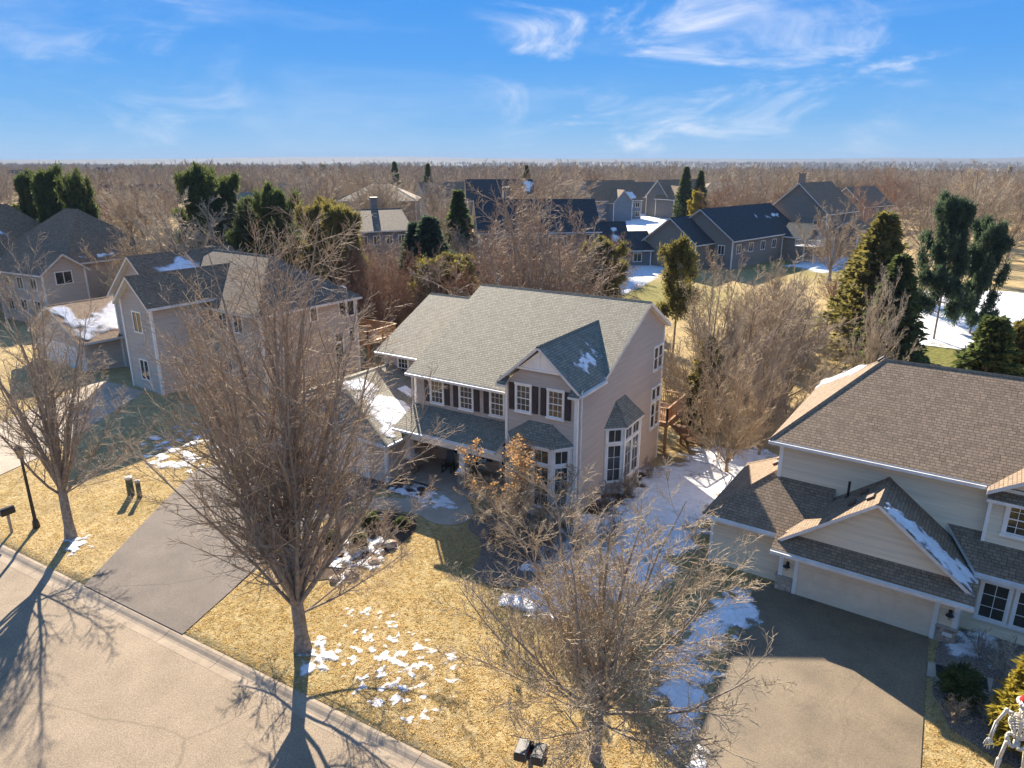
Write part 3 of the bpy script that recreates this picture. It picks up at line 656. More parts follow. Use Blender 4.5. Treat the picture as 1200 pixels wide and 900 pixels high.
mh.roof([[(-30.95, 33.45, 5.75), (-25.0, 33.45, 5.75), (-25.0, 39.5, 8.6), (-30.95, 39.5, 8.6)], [(-30.95, 39.5, 8.6), (-25.0, 39.5, 8.6), (-25.0, 43.0, 7.0), (-30.95, 43.0, 7.0)]], SH_MAIN, 'wing_roof')
mh.roof([[(-35.5, 26.85, 2.85), (-24.45, 26.85, 2.85), (-30, 29.2, 4.95)], [(-24.45, 26.85, 2.85), (-24.45, 35.2, 2.85), (-30, 35.2, 4.95), (-30, 29.2, 4.95)],
         [(-35.5, 35.2, 2.85), (-35.5, 26.85, 2.85), (-30, 29.2, 4.95), (-30, 35.2, 4.95)]], SH_MAIN, 'garage_roof')
w = MB(); w.extr([(-35.1, 34.8, 2.9), (-24.85, 34.8, 2.9), (-30, 34.8, 4.75)], (0, -.2, 0)); mh.walls(w, SD_MAIN, 'garage_wall')
mh.roof([[(-25.0, 28.1, 3.4), (-18.2, 28.1, 3.4), (-18.2, 30.18, 4.24), (-25.0, 30.18, 4.24)]], SH_MAIN, 'porch_roof', t=.14)
w = MB(); w.box(-25.0, -18.22, 28.95, 31.5, 3.05, 3.14); w.box(-25.0, -18.22, 28.72, 28.95, 2.6, 3.42); mh.part('porch_beam', w, TRIM)
mh.gutter((-25.0, 28.1, 3.38), (-18.2, 28.1, 3.38)); mh.gutter((-25.3, 29.75, 6.1), (-18.55, 29.75, 6.1)); mh.gutter((-35.5, 26.85, 2.83), (-24.45, 26.85, 2.83))
mh.gutter((-30.95, 33.45, 5.73), (-25.0, 33.45, 5.73)); mh.gutter((-13.86, 28.75, 6.98), (-13.86, 31.7, 6.98)); mh.gutter((-24.45, 26.85, 2.83), (-24.45, 28.6, 2.83))
# small eave returns left and right of the front gable
for x0, x1 in ((-18.52, -17.95), (-14.45, -13.86)):
    mh.roof([[(x0, 28.62, 6.86), (x1, 28.62, 6.86), (x1, 29.1, 7.2), (x0, 29.1, 7.2)]], SH_MAIN, 'eave_return', t=.12)
mh.post(-14.2, 29.15, 0, 6.9, .09); mh.post(-18.15, 29.13, 0, 6.75, .075); mh.post(-24.93, 30.2, 4.2, 6.1, .08); mh.post(-14.2, 40.85, -1.3, 8.0, .08); mh.post(-24.92, 27.36, 0, 2.75, .1)
# frieze under eave
w = MB(); w.box(-24.9, -18.25, 30.1, 30.148, 5.93, 6.1); mh.part('frieze_board', w, TRIM)
# windows: front
for x, sh in ((-23.82, (1, 1)), (-21.82, (1, 1)), (-19.8, (1, 1))): mh.window((x, 30.15, 4.5), XP, YN, .82, 1.33, 3, 4, .085, sh, shw=.36)
for x in (-17.55, -15.72): mh.window((x, 29.1, 5.5), XP, YN, .80, 1.36, 3, 4, .085, (1, 1), shw=.34)
# porch: floor, columns, door, windows
w = MB(); w.box(-24.85, -18.25, 28.3, 31.6, -.1, .36); mh.part('porch_floor', w, CONC)
for x in (-24.62, -20.85):
    c = MB(); c.box(x-.27, x+.27, 28.72, 29.26, .36, 1.32); co = mh.part('column', c, STONE)
    c = MB(); c.box(x-.32, x+.32, 28.67, 29.31, 1.32, 1.40); c.box(x-.25, x+.25, 28.74, 29.24, 1.40, 1.52); c.box(x-.24, x+.24, 28.75, 29.23, 2.42, 2.6)
    c.add([(x-.20, 28.79, 1.52), (x+.20, 28.79, 1.52), (x+.20, 29.19, 1.52), (x-.20, 29.19, 1.52), (x-.16, 28.83, 2.42), (x+.16, 28.83, 2.42), (x+.16, 29.15, 2.42), (x-.16, 29.15, 2.42)], [(0, 1, 5, 4), (1, 2, 6, 5), (2, 3, 7, 6), (3, 0, 4, 7)])
    mh.part('shaft', c, TRIM, co)
mh.window((-22.9, 31.5, 1.0), XP, YN, .8, 1.35, 3, 4, .085, (1, 0), shw=.36); mh.window((-21.9, 31.5, 1.0), XP, YN, .8, 1.35, 3, 4, .085, (0, 1), shw=.36)
d = MB(); d.box(-19.95, -19.0, 31.44, 31.5, .37, 2.45); dd = mh.part('door', d, pmat('door_paint', (.09, .03, .02), (.07, .022, .016), rough=.45, scale=3))
d = MB(); d.box(-20.08, -19.95, 31.40, 31.5, .37, 2.58); d.box(-19.0, -18.87, 31.40, 31.5, .37, 2.58); d.box(-19.95, -19.0, 31.40, 31.5, 2.45, 2.58); mh.part('door_frame', d, TRIM, dd)
d = MB(); d.tube((-19.12, 31.42, 1.35), (-19.12, 31.36, 1.35), .035, k=8); mh.part('handle', d, METAL, dd)
# garage doors
for x0, ww in ((-34.6, 2.75), (-31.2, 4.9)):
    d = MB(); d.box(x0, x0+ww, 27.24, 27.3, .05, 2.25); g = mh.part('garage_door', d, TRIM)
    for j in range(4):
        for i in range(int(ww/.6)):
            d = MB(); a = ww/int(ww/.6); d.box(x0+i*a+.06, x0+(i+1)*a-.06, 27.215, 27.24, .12+j*.54, .55+j*.54); mh.part('panel', d, TRIM, g)
    d = MB(); d.box(x0-.14, x0, 27.2, 27.3, 0, 2.4); d.box(x0+ww, x0+ww+.14, 27.2, 27.3, 0, 2.4); d.box(x0-.14, x0+ww+.14, 27.195, 27.3, 2.25, 2.4); mh.part('door_frame', d, TRIM, g)
# canted bays
def bay(h, along, out, o, wall_w, front_w, depth, z0, z1, ztop, topw, mat, shm, wins, zb=.9):
    """o: centre of the bay on the wall at z=0; along = right vector, out = outward"""
    o, a, n = Vector(o), Vector(along), Vector(out); hw, hf = wall_w/2, front_w/2
    pl = [o-a*hw, o-a*hf+n*depth, o+a*hf+n*depth, o+a*hw]
    if a.cross(n).z > 0: base = pl[::-1]
    else: base = pl
    w = MB(); w.prism([(p.x, p.y) for p in pl] if (pl[1]-pl[0]).cross(pl[2]-pl[0]).z > 0 else [(p.x, p.y) for p in pl[::-1]], z0, z1); h.part('bay_wall', w, mat)
    ov = .22; Z = Vector((0, 0, 1))
    q = [o-a*(hw+ov), o-a*(hf+ov*.6)+n*(depth+ov), o+a*(hf+ov*.6)+n*(depth+ov), o+a*(hw+ov)]; e = [p+Z*z1 for p in q]
    t0, t1 = o-a*topw/2+Z*ztop, o+a*topw/2+Z*ztop
    h.roof([[e[0], e[1], t0], [e[1], e[2], t1, t0], [e[2], e[3], t1]], shm, 'bay_roof', t=.12)
    for (p0, p1) in ((pl[0], pl[1]), (pl[1], pl[2]), (pl[2], pl[3])):
        d = p1-p0; ln = d.length; d.normalize(); nn = Vector((d.y, -d.x, 0)); nn = nn if nn.dot(n) > 0 else -nn
        k = 1 if ln < 1.6 else 2
        m_ = .14; ww = (ln-m_*(k+1))/k
        for i in range(k):
            s0 = p0+d*(m_+i*(ww+m_))
            h.window(s0+Z*zb, d, nn, ww, wins[0]-zb, 2, 3, .06, split=False); h.window(s0+Z*(wins[0]+.16), d, nn, ww, wins[1], 2, 1, .06, split=False)
        for p in (p0, p1): h.post(p.x+nn.x*.02, p.y+nn.y*.02, z0, z1, .07)
bay(mh, XP, YN, (-16.15, 29.1, 0), 3.45, 2.1, .75, -.2, 4.2, 5.08, 1.3, SD_MAIN, SH_MAIN, (3.1, .72))
bay(mh, YP, XP, (-14.15, 34.45, 0), 3.7, 2.2, .75, -1, 4.05, 5.2, 1.2, SD_MAIN, SH_MAIN, (3.0, .75))
# right side wall, rear windows
mh.window((-14.15, 39.3, 5.5), YP, XP, .62, 1.4, 1, 2, .08); mh.window((-14.15, 40.05, 5.5), YP, XP, .62, 1.4, 1, 2, .08)
for y in (39.3, 40.05):
    mh.window((-14.15, y, 1.75), YP, XP, .62, 1.6, 1, 2, .08); mh.window((-14.15, y, 3.55), YP, XP, .62, .75, 1, 1, .08)
for x in (-29.4, -26.9): mh.window((x, 33.9, 4.1), XP, YN, .8, 1.3, 3, 4, .08)
# chimney flue and vents
for (x, y) in ((-17.2, 38.6), (-21.5, 38.5)):
    m_ = MB(); m_.tube((x, y, RZ-.9), (x, y, RZ-.1), .06, k=8); mh.part('vent_pipe', m_, METAL)
# downspouts
for (x, y, z1) in ((-14.05, 29.35, 6.8), (-24.75, 27.2, 2.7), (-25.05, 30.0, 6.0)):
    m_ = MB(); m_.box(x-.04, x+.04, y-.05, y+.05, .3, z1); mh.part('downspout', m_, GUT)
# snow on the garage roof and in the gable valley
gs = Vector((-30, 29.2, 4.95)); gu = Vector((0, 1, 0)); gw = (Vector((-24.45, 29.2, 2.85))-gs).normalized(); gn = gw.cross(gu).normalized(); gn = gn if gn.z > 0 else -gn
snow_field('snow', [(-.1, .2), (1.4, .3), (1.6, 2.6), (2.6, 4.0), (2.2, 5.5), (-1.9, 5.6), (-1.0, 2.6)], .07, .72, .5, .7, 1.0, .015, plane=(gs-Vector(mh.off), gu, gw, gn), parent=mh.root, off=.005)
snow_field('snow', [(2.6, 2.4), (3.3, 2.4), (3.4, 4.4), (2.7, 4.4)], .06, .2, .2, .9, .3, .07, plane=(gs-Vector(mh.off), gu, gw, gn), parent=mh.root, off=.005)
gs = Vector((-16.2, 28.75, 9.05)); gw = (Vector((-13.86, 28.75, 7.0))-gs).normalized(); gn = Vector((.66, 0, .75)).normalized()
gn = gu.cross(gw); gn = gn if gn.z > 0 else -gn
snow_field('snow', [(1.2, 1.6), (2.6, .9), (4.6, .9), (3.9, 2.2), (3.2, 2.9), (1.8, 2.6)], .05, .82, .9, .4, 1.0, .02, plane=(gs-Vector(mh.off), gu, gw, gn), parent=mh.root, off=.0)
# rear deck with posts and stairs
def deck(name, x0, x1, y0, y1, z, gz, label, stairs=None, mat=None, rails='xXyY'):
    t = empty(name, ((x0+x1)/2, (y0+y1)/2, gz), 0, label, 'deck'); off = tuple(t.location); mt = mat or DECKW
    n = int((y1-y0)/.14); b = (y1-y0)/n
    for i in range(n):
        m_ = MB(); m_.box(x0, x1, y0+i*b+.005, y0+(i+1)*b-.005, z-.035, z); m_.build('plank', mt, t, off)
    m_ = MB()
    for (a, c, d, e) in ((x0, x1, y0, y0+.05), (x0, x1, y1-.05, y1), (x0, x0+.05, y0+.05, y1-.05), (x1-.05, x1, y0+.05, y1-.05)): m_.box(a, c, d, e, z-.3, z-.036)
    m_.build('joist_frame', mt, t, off)
    for x in np.linspace(x0+.12, x1-.12, 3):
        for y in (y0+.12, y1-.12):
            m_ = MB(); m_.box(x-.08, x+.08, y-.08, y+.08, gz-.3, z-.3); m_.build('support_post', mt, t, off)
    def rail(a, b_):
        a, b_ = Vector(a), Vector(b_); ln = (b_-a).length; d = (b_-a)/ln; nn = Vector((-d.y, d.x, 0)); k = max(2, int(ln/1.5)+1)
        m_ = MB(); m_.obox(a, d, nn, 0, ln, -.06, .06, .93, .97); m_.obox(a, d, nn, 0, ln, -.02, .02, .12, .18); m_.build('rail', mt, t, off)
        for i in range(k):
            m_ = MB(); m_.obox(a+d*ln*i/(k-1), d, nn, -.045, .045, -.045, .045, 0, .93); m_.build('rail_post', mt, t, off)
        m_ = MB()
        for s_ in np.arange(.12, ln, .13): m_.obox(a, d, nn, s_-.018, s_+.018, -.018, .018, .18, .93)
        m_.build('baluster_row', mt, t, off)
    if 'y' in rails: rail((x0+.05, y0+.05, z), (x1-.05, y0+.05, z))
    if 'Y' in rails: rail((x0+.05, y1-.05, z), (x1-.05, y1-.05, z))
    if 'X' in rails: rail((x1-.05, y0+.05, z), (x1-.05, y1-.05, z))
    if 'x' in rails: rail((x0+.05, y0+.05, z), (x0+.05, y1-.05, z))
    if stairs:
        sx, sy, dx = stairs; k = int((z-gz)/.18)
        for i in range(k):
            m_ = MB(); q = sy+i*.27; m_.box(sx, sx+dx, q, q+.28, z-(i+1)*.18-.04, z-(i+1)*.18); m_.build('step', mt, t, off)
        for x in (sx+.03, sx+dx-.03):
            m_ = MB(); m_.extr([(x-.025, sy, z-.02), (x-.025, sy+k*.27, z-k*.18-.02), (x-.025, sy+k*.27, z-k*.18-.28), (x-.025, sy, z-.28)], (.05, 0, 0)); m_.build('stringer', mt, t, off)
            m_ = MB(); m_.path([(x, sy, z+.9), (x, sy+k*.27, z-k*.18+.9)], .035, 5); m_.build('handrail', mt, t, off)
    return t
deck('timber_deck', -19.5, -13.6, 41.0, 44.6, 1.7, -1.0, 'brown timber deck on posts behind the taupe house', (-13.55, 41.4, 1.1))

# porch furniture
def porch_chair(x, y, rz, label):
    t = empty('porch_chair', (x, y, .36), rz, label, 'chair', 'chairs on the front porch')
    for sx in (-.27, .27):
        m_ = MB(); m_.box(sx-.03, sx+.03, -.3, -.24, 0, .6); m_.build('leg', METAL, t); m_ = MB(); m_.box(sx-.03, sx+.03, .22, .28, 0, .62); m_.build('leg', METAL, t)
        m_ = MB(); m_.box(sx-.05, sx+.05, -.36, .3, .6, .635); m_.build('armrest', DECKW, t)
        m_ = MB(); m_.path([(sx, -.42, .05), (sx, -.2, 0.01), (sx, .2, 0.01), (sx, .46, .07)], .02, 5); m_.build('rocker', METAL, t)
    for i in range(6):
        m_ = MB(); q = -.28+i*.09; m_.box(-.25, .25, q, q+.075, .38, .41); m_.build('seat_slat', METAL, t)
    for i in range(6):
        m_ = MB(); xx = -.25+i*.085; m_.add([(xx, .24, .42), (xx+.07, .24, .42), (xx+.07, .42, 1.12), (xx, .42, 1.12), (xx, .27, .42), (xx+.07, .27, .42), (xx+.07, .45, 1.12), (xx, .45, 1.12)], [(0, 1, 2, 3), (5, 4, 7, 6), (0, 4, 5, 1), (3, 2, 6, 7), (1, 5, 6, 2), (0, 3, 7, 4)]); m_.build('back_slat', METAL, t)
porch_chair(-22.9, 30.3, .25, 'dark rocking chair on the porch, farther from the middle column')
porch_chair(-21.25, 30.1, -.5, 'dark rocking chair partly behind the middle porch column')
t = empty('side_table', (-22.05, 30.35, .36), 0, 'small wooden side table between the two porch chairs', 'table')
m_ = MB(); m_.tube((0, 0, .44), (0, 0, .48), .25, k=16); m_.build('table_top', DECKW, t)
for i in range(3):
    a = i*2.094; m_ = MB(); m_.path([(.16*math.cos(a), .16*math.sin(a), 0), (.12*math.cos(a), .12*math.sin(a), .44)], .02, 6); m_.build('leg', METAL, t)

# ================= right-hand neighbour (local frame: x along its front, origin at the garage door)
rh = House('suburban_house', (-3.31, 28.06, .05), R(-3.06), 'sand-coloured house with brown shingle roof and a gabled garage', world=False)
w = MB(); w.box(-1.8, 13, 2.45, 11.7, -1, 5.95); rh.walls(w, SD_RIGHT)
w = MB(); w.box(-.75, 5.65, 0, 2.5, -.5, 2.7); w.extr([(-.9, 0, 2.7), (5.85, 0, 2.7), (2.5, 0, 5.15)], (0, .2, 0)); rh.walls(w, SD_RIGHT, 'garage_wall')
w = MB(); w.box(-3.9, -.74, .5, 6.3, -.5, 2.7); rh.walls(w, SD_RIGHT, 'garage_wall')
w = MB(); w.box(5.64, 13, 1.35, 2.5, -.5, 2.95); rh.walls(w, SD_RIGHT)
rh.roof([[(-2.25, 2.05, 6.0), (13.4, 2.05, 6.0), (10.5, 7.07, 9.0), (1.16, 7.07, 9.0)], [(-2.25, 12.1, 6.0), (-2.25, 2.05, 6.0), (1.16, 7.07, 9.0)],
         [(13.4, 12.1, 6.0), (-2.25, 12.1, 6.0), (1.16, 7.07, 9.0), (10.5, 7.07, 9.0)], [(13.4, 2.05, 6.0), (13.4, 12.1, 6.0), (10.5, 7.07, 9.0)]], SH_RIGHT)
rh.roof([[(-1.0, -.4, 2.62), (2.5, -.4, 5.3), (2.5, 2.6, 5.3), (-1.0, 2.6, 2.62)], [(2.5, -.4, 5.3), (6.0, -.4, 2.62), (6.0, 2.6, 2.62), (2.5, 2.6, 5.3)]], SH_RIGHT, 'gable_roof', t=.16)
rh.roof([[(-1.02, -.8, 2.45), (6.05, -.8, 2.45), (6.05, .02, 2.92), (-1.02, .02, 2.92)]], SH_RIGHT, 'pent_roof', t=.14)
rh.roof([[(-4.25, .1, 2.7), (.6, .1, 2.7), (.6, 2.86, 4.5), (-1.75, 2.86, 4.5)], [(-4.25, 6.6, 2.7), (-4.25, .1, 2.7), (-1.75, 2.86, 4.5), (-1.75, 4.6, 4.5)], [(-1.75, 6.6, 2.7), (-4.25, 6.6, 2.7), (-1.75, 4.6, 4.5)]], SH_RIGHT, 'side_roof', t=.16)
rh.roof([[(5.9, .9, 2.95), (13.3, .9, 2.95), (13.3, 2.5, 3.95), (4.7, 2.5, 3.95)]], SH_RIGHT, 'skirt_roof', t=.16)
rh.roof([[(5.75, 1.55, 5.95), (8.3, 1.55, 7.55), (8.3, 5.2, 7.55), (5.75, 2.5, 5.95)], [(8.3, 1.55, 7.55), (10.85, 1.55, 5.95), (10.85, 2.5, 5.95), (8.3, 5.2, 7.55)]], SH_RIGHT, 'upper_gable_roof', t=.16)
w = MB(); w.extr([(5.95, 2.1, 5.8), (10.65, 2.1, 5.8), (8.3, 2.1, 7.25)], (0, .3, 0)); w.box(5.9, 10.7, 2.1, 2.46, 3.6, 5.8); rh.walls(w, SD_RIGHT)
rh.roof([[(5.8, 1.62, 5.62), (10.8, 1.62, 5.62), (10.8, 2.1, 5.9), (5.8, 2.1, 5.9)]], SH_RIGHT, 'eave_return', t=.12)
for a, b in (((-2.25, 2.05, 5.98), (5.72, 2.05, 5.98)), ((-1.02, -.8, 2.43), (6.05, -.8, 2.43)), ((-4.25, .1, 2.68), (-1.03, .1, 2.68)), ((5.9, .9, 2.93), (13.3, .9, 2.93))): rh.gutter(a, b)
rh.post(-1.76, 2.5, 4.0, 5.9, .08); rh.post(-.70, .04, 0.9, 2.62, .09); rh.post(5.6, .04, .9, 2.62, .09); rh.post(-3.86, .54, 0, 2.55, .07); rh.post(5.95, 2.14, 3.7, 5.6, .06)
# garage door with panels, lights, stone
d = MB(); d.box(0, 4.88, -.05, .02, -.02, 2.13); gd = rh.part('garage_door', d, pmat('garage_door_paint', (.80, .65, .47), (.72, .58, .41), rough=.5, scale=2))
gm = MATS['garage_door_paint']
for j in range(4):
    for i in range(8):
        d = MB(); d.box(.05+i*.6, .58+i*.6, -.07, -.05, .05+j*.53, .49+j*.53); rh.part('panel', d, gm, gd)
d = MB(); d.box(-.16, 0, -.09, .02, -.05, 2.3); d.box(4.88, 5.04, -.09, .02, -.05, 2.3); d.box(-.16, 5.04, -.095, .02, 2.13, 2.3); rh.part('door_frame', d, TRIM, gd)
for x0, x1 in ((-.84, -.17), (5.05, 5.74)):
    d = MB(); d.box(x0, x1, -.11, .3, -.4, .85); st = rh.part('stone_base', d, STONE)
    d = MB(); d.box(x0-.03, x1+.03, -.14, .3, .85, .92); rh.part('cap_stone', d, CONC, st)
d = MB(); d.box(5.28, 5.6, -.13, -.11, .55, .70); rh.part('number_plate', d, TRIM)
for x in (-.44, 5.4):
    d = MB(); d.box(x-.06, x+.06, -.04, 0, 1.40, 1.63); sc_ = rh.part('wall_lantern', d, METAL)
    d = MB(); d.path([(x, -.03, 1.58), (x, -.12, 1.64), (x, -.2, 1.61)], .015, 5); d.tube((x, -.2, 1.48), (x, -.2, 1.60), .15, .03, 10); rh.part('lantern_hood', d, METAL, sc_)
    d = MB(); d.tube((x, -.2, 1.31), (x, -.2, 1.48), .045, .08, 10); rh.part('lantern_glass', d, pmat('lantern_glass', (.5, .45, .25), (.4, .36, .2), rough=.15, scale=4) if 'lantern_glass' not in MATS else MATS['lantern_glass'], sc_)
for x in (6.55, 8.35):
    rh.window((x, 2.1, 4.25), XP, YN, .95, 1.2, 3, 4, .11)
for x in (6.25, 7.35, 8.45): rh.window((x, 1.35, .95), XP, YN, .85, 1.5, 2, 3, .09, split=True)
# vents and pipe
gn = Vector((-.61, 0, .79)); gup = Vector((.79, 0, .61))
for (y, t_) in ((.75, .72), (1.55, .80), (.6, .90)):
    p = Vector((-1.0, y, 2.62)).lerp(Vector((2.5, y, 5.3)), t_); vent_box(rh, p, gn, gup, SH_DARK if False else pmat('vent_brown', (.12, .085, .06), rough=.6) if 'vent_brown' not in MATS else MATS['vent_brown'])
m_ = MB(); m_.tube((1.15, 1.9, 4.1), (1.15, 1.9, 4.95), .05, k=8); m_.tube((1.15, 1.9, 4.2), (1.15, 1.9, 4.32), .12, .06, 8); rh.part('vent_pipe', m_, METAL)
for y in (3.9, 4.6): vent_box(rh, Vector((-2.2, y, 4.2)), (-.58, 0, .81), (.81, 0, .58), MATS['vent_brown'])
vent_box(rh, Vector((1.0, 7.4, 8.85)), (-.66, 0, .75), (.75, 0, .66), METAL)
m_ = MB(); m_.box(-3.98, -3.9, 5.9, 6.0, .2, 2.6); rh.part('downspout', m_, GUT); m_ = MB(); m_.box(5.66, 5.74, .1, .2, .9, 2.5); rh.part('downspout', m_, GUT)
gs = Vector((2.5, -.4, 5.3)); gw = Vector((3.5, 0, -2.68)).normalized(); gn = gu.cross(gw); gn = gn if gn.z > 0 else -gn
snow_field('snow', [(-.05, .25), (.75, .4), (1.0, 1.4), (1.35, 3.0), (1.4, 4.3), (-.05, 4.4)], .05, .5, .4, .3, .8, .03, plane=(gs, gu, gw, gn), parent=rh.root, off=.002)
gs = Vector((-2.25, 12.1, 6.0)); gw = Vector((3.41, 0, 3.0)).normalized(); gn = Vector((-.66, 0, .75))
snow_field('snow', [(-1.5, .1), (0, .1), (-3, 3.2), (-4.3, 3.6), (-4.0, 2.8)], .08, .5, .4, .6, .6, .03, plane=(gs, Vector((0, 1, 0)), gw, gn), parent=rh.root, off=.002)

# ================= simpler houses built from blocks
def block(h, x0, x1, y0, y1, z0, ez, rz_, kind, sd, sh, ov=.45, wins=None, t=.2):
    """kind: gx/gy gable with ridge along x/y, hx/hy hipped"""
    w = MB(); w.box(x0, x1, y0, y1, z0, ez); a0, a1, b0, b1 = x0-ov, x1+ov, y0-ov, y1+ov; cx, cy = (x0+x1)/2, (y0+y1)/2
    sl_ = (rz_-ez)/((y1-y0)/2 if kind[1] == 'x' else (x1-x0)/2); ze = ez-ov*sl_
    if kind == 'gx':
        h.roof([[(a0, b0, ze), (a1, b0, ze), (a1, cy, rz_), (a0, cy, rz_)], [(a0, cy, rz_), (a1, cy, rz_), (a1, b1, ze), (a0, b1, ze)]], sh, 'roof', t)
        for x in (x0, x1-.15): w.extr([(x, y0, ez), (x, y1, ez), (x, cy, rz_-t*1.15)], (.15, 0, 0))
    elif kind == 'gy':
        h.roof([[(a0, b0, ze), (a0, b1, ze), (cx, b1, rz_), (cx, b0, rz_)], [(cx, b0, rz_), (cx, b1, rz_), (a1, b1, ze), (a1, b0, ze)]], sh, 'roof', t)
        for y in (y0, y1-.15): w.extr([(x0, y, ez), (x1, y, ez), (cx, y, rz_-t*1.15)], (0, .15, 0))
    elif kind == 'hx':
        k = (y1-y0)/2+ov; r0, r1 = a0+k*.95, a1-k*.95
        h.roof([[(a0, b0, ze), (a1, b0, ze), (r1, cy, rz_), (r0, cy, rz_)], [(a1, b1, ze), (a0, b1, ze), (r0, cy, rz_), (r1, cy, rz_)], [(a0, b1, ze), (a0, b0, ze), (r0, cy, rz_)], [(a1, b0, ze), (a1, b1, ze), (r1, cy, rz_)]], sh, 'roof', t)
    else:
        k = (x1-x0)/2+ov; r0, r1 = b0+k*.95, b1-k*.95
        h.roof([[(a0, b1, ze), (a0, b0, ze), (cx, r0, rz_), (cx, r1, rz_)], [(a1, b0, ze), (a1, b1, ze), (cx, r1, rz_), (cx, r0, rz_)], [(a0, b0, ze), (a1, b0, ze), (cx, r0, rz_)], [(a1, b1, ze), (a0, b1, ze), (cx, r1, rz_)]], sh, 'roof', t)
    h.part('wall', w, sd)
    for (x, y) in ((x0, y0), (x1, y0), (x1, y1), (x0, y1)): h.post(x, y, z0, ez-.05, .09)
def swin(h, o, r, n, w, hh, cols=2, rows=2):
    o, r, n = Vector(o), Vector(r), Vector(n); f = MB(); T = .11
    f.obox(o, r, n, -T, 0, 0, .06, -T, hh+T); f.obox(o, r, n, w, w+T, 0, .06, -T, hh+T); f.obox(o, r, n, 0, w, 0, .058, hh, hh+T); f.obox(o, r, n, 0, w, 0, .058, -T, 0)
    for i in range(1, cols): f.obox(o, r, n, w*i/cols-.04, w*i/cols+.04, .02, .05, 0, hh)
    fo = h.part('window', f, TRIM); p = MB(); p.obox(o, r, n, 0, w, 0, .02, 0, hh); h.part('pane', p, GLASS, fo)
def face_windows(h, side, c, a0, a1, zs, n, w=1.0, hh=1.3, cols=2):
    for z in zs:
        for i in range(n):
            a = a0+(a1-a0)*(i+.5)/n-w/2
            if side == 'y-': swin(h, (a, c, z), XP, YN, w, hh, cols)
            elif side == 'y+': swin(h, (a+w, c, z), XN, YP, w, hh, cols)
            elif side == 'x+': swin(h, (c, a, z), YP, XP, w, hh, cols)
            else: swin(h, (c, a+w, z), YN, XN, w, hh, cols)
def roof_snow(h, p0, u, v, poly, thr=.45, cell=.15, parent=None):
    u = Vector(u).normalized(); v = Vector(v).normalized(); n = u.cross(v); n = n if n.z > 0 else -n
    snow_field('snow', poly, cell, thr, .6, 1.0, .9, .018, plane=(Vector(p0), u, v, n), parent=h.root, off=.0)

# left neighbour
h3 = House('suburban_house', (-52, 40, 0), R(-4), 'warm beige house with brown hipped roof behind the bare boulevard trees', world=False)
block(h3, -8, 9.0, -4.8, 4.7, -1.5, 6.8, 10.1, 'hx', SD_LEFT, SH_TAN)
block(h3, -1.6, 2.6, -9.6, -.5, -.5, 7.5, 9.3, 'gy', SD_LEFT, SH_BROWN)
block(h3, -8.7, -.6, -6.7, 2, -.5, 6.75, 10.1, 'gy', SD_LEFT, SH_BROWN)
block(h3, -17.6, -8.75, -10, -2, -.2, 3.1, 5.6, 'gy', SD_LEFT, SH_BROWN)
for (y, z, w_, hh) in ((-.1, 5.2, .6, 1.1), (2.9, 5.0, .65, 1.5), (3.8, 5.0, .65, 1.5), (3.8, 2.7, .55, 1.2), (2.2, 3.0, .8, .65), (2.2, .9, .8, 1.9)):
    swin(h3, (9.0, y, z), YP, XP, w_, hh, 1)
face_windows(h3, 'y-', -9.6, -1.2, 2.2, (5.0, 1.2), 1, 1.1, 1.5); face_windows(h3, 'y-', -4.8, 3.2, 7.2, (4.8, 1.2), 2)
face_windows(h3, 'y-', -6.7, -8.4, -1.8, (4.6, 1.2), 2, 1.0, 1.4)
d = MB(); d.box(-16.6, -9.8, -10.06, -10.002, 0, 2.3); h3.part('garage_door', d, TRIM)
roof_snow(h3, (-4.65, -7.1, 10.1), (0, 1, 0), (4.05, 0, -3.35), [(1.0, 1.2), (4.6, .8), (6.0, 2.4), (6.2, 4.6), (3.0, 4.6)], .6)
roof_snow(h3, (-13.17, -10.4, 5.6), (0, 1, 0), (4.42, 0, -2.5), [(.1, .3), (1.6, .3), (1.4, 2.4), (3.6, 2.2), (5.4, .6), (6.2, 2.6), (4.4, 5), (.1, 5)], .6)
roof_snow(h3, (9.0, 1.2, 6.8), (0, 1, 0), (-1, 0, .68), [(1.2, .2), (3.4, .2), (2.8, 1.4)], .7, .1)
for y in (-.9, .6): vent_box(h3, Vector((6.6, y, 8.42)), (.57, 0, .82), (-.82, 0, .57), METAL, .4)
deck('timber_deck', -49.5, -42.6, 45.2, 49.2, 2.2, -1.0, 'honey-coloured timber deck beside the warm beige house', None, pmat('deck_wood_new', (.48, .28, .12), (.36, .2, .085), rough=.7, scale=2.5, fine=.2, fscale=20), 'XyY')
h4 = House('suburban_house', (-104, 48, 0), R(4), 'tan house with steep dark hipped roofs at the far end of the street side')
block(h4, 0, 15, -5, 8, -1, 6.2, 11.6, 'hx', SD_LEFT, SH_BROWN); block(h4, -9, 2, -9, 5, -1, 6.4, 12.0, 'hy', SD_LEFT, SH_BROWN)
block(h4, -24, -8, -3, 10, -1, 6.4, 12.0, 'hx', SD_LEFT, SH_BROWN); block(h4, 8, 17, -9, -4.05, -1, 5.6, 7.4, 'gx', SD_LEFT, SH_BROWN)
swin(h4, (17, -7.5, 4), YP, XP, 1.8, 1.3, 2); face_windows(h4, 'y-', -9, 8.5, 16.5, (3.4, .8), 3); face_windows(h4, 'y-', -9, -8, 1.5, (4, 1.1), 3)
roof_snow(h4, (15.45, -5.45, 5.83), (0, 1, 0), (-1, 0, .82), [(1.5, 1.0), (7, .5), (6, 3.5), (2.5, 3.4)], .5, .2)
roof_snow(h4, (2.45, -9.45, 5.95), (0, 1, 0), (-1, 0, 1.01), [(3.6, 3.2), (4.4, 3.0), (6.4, 7.4), (5.9, 7.6)], .15, .15)

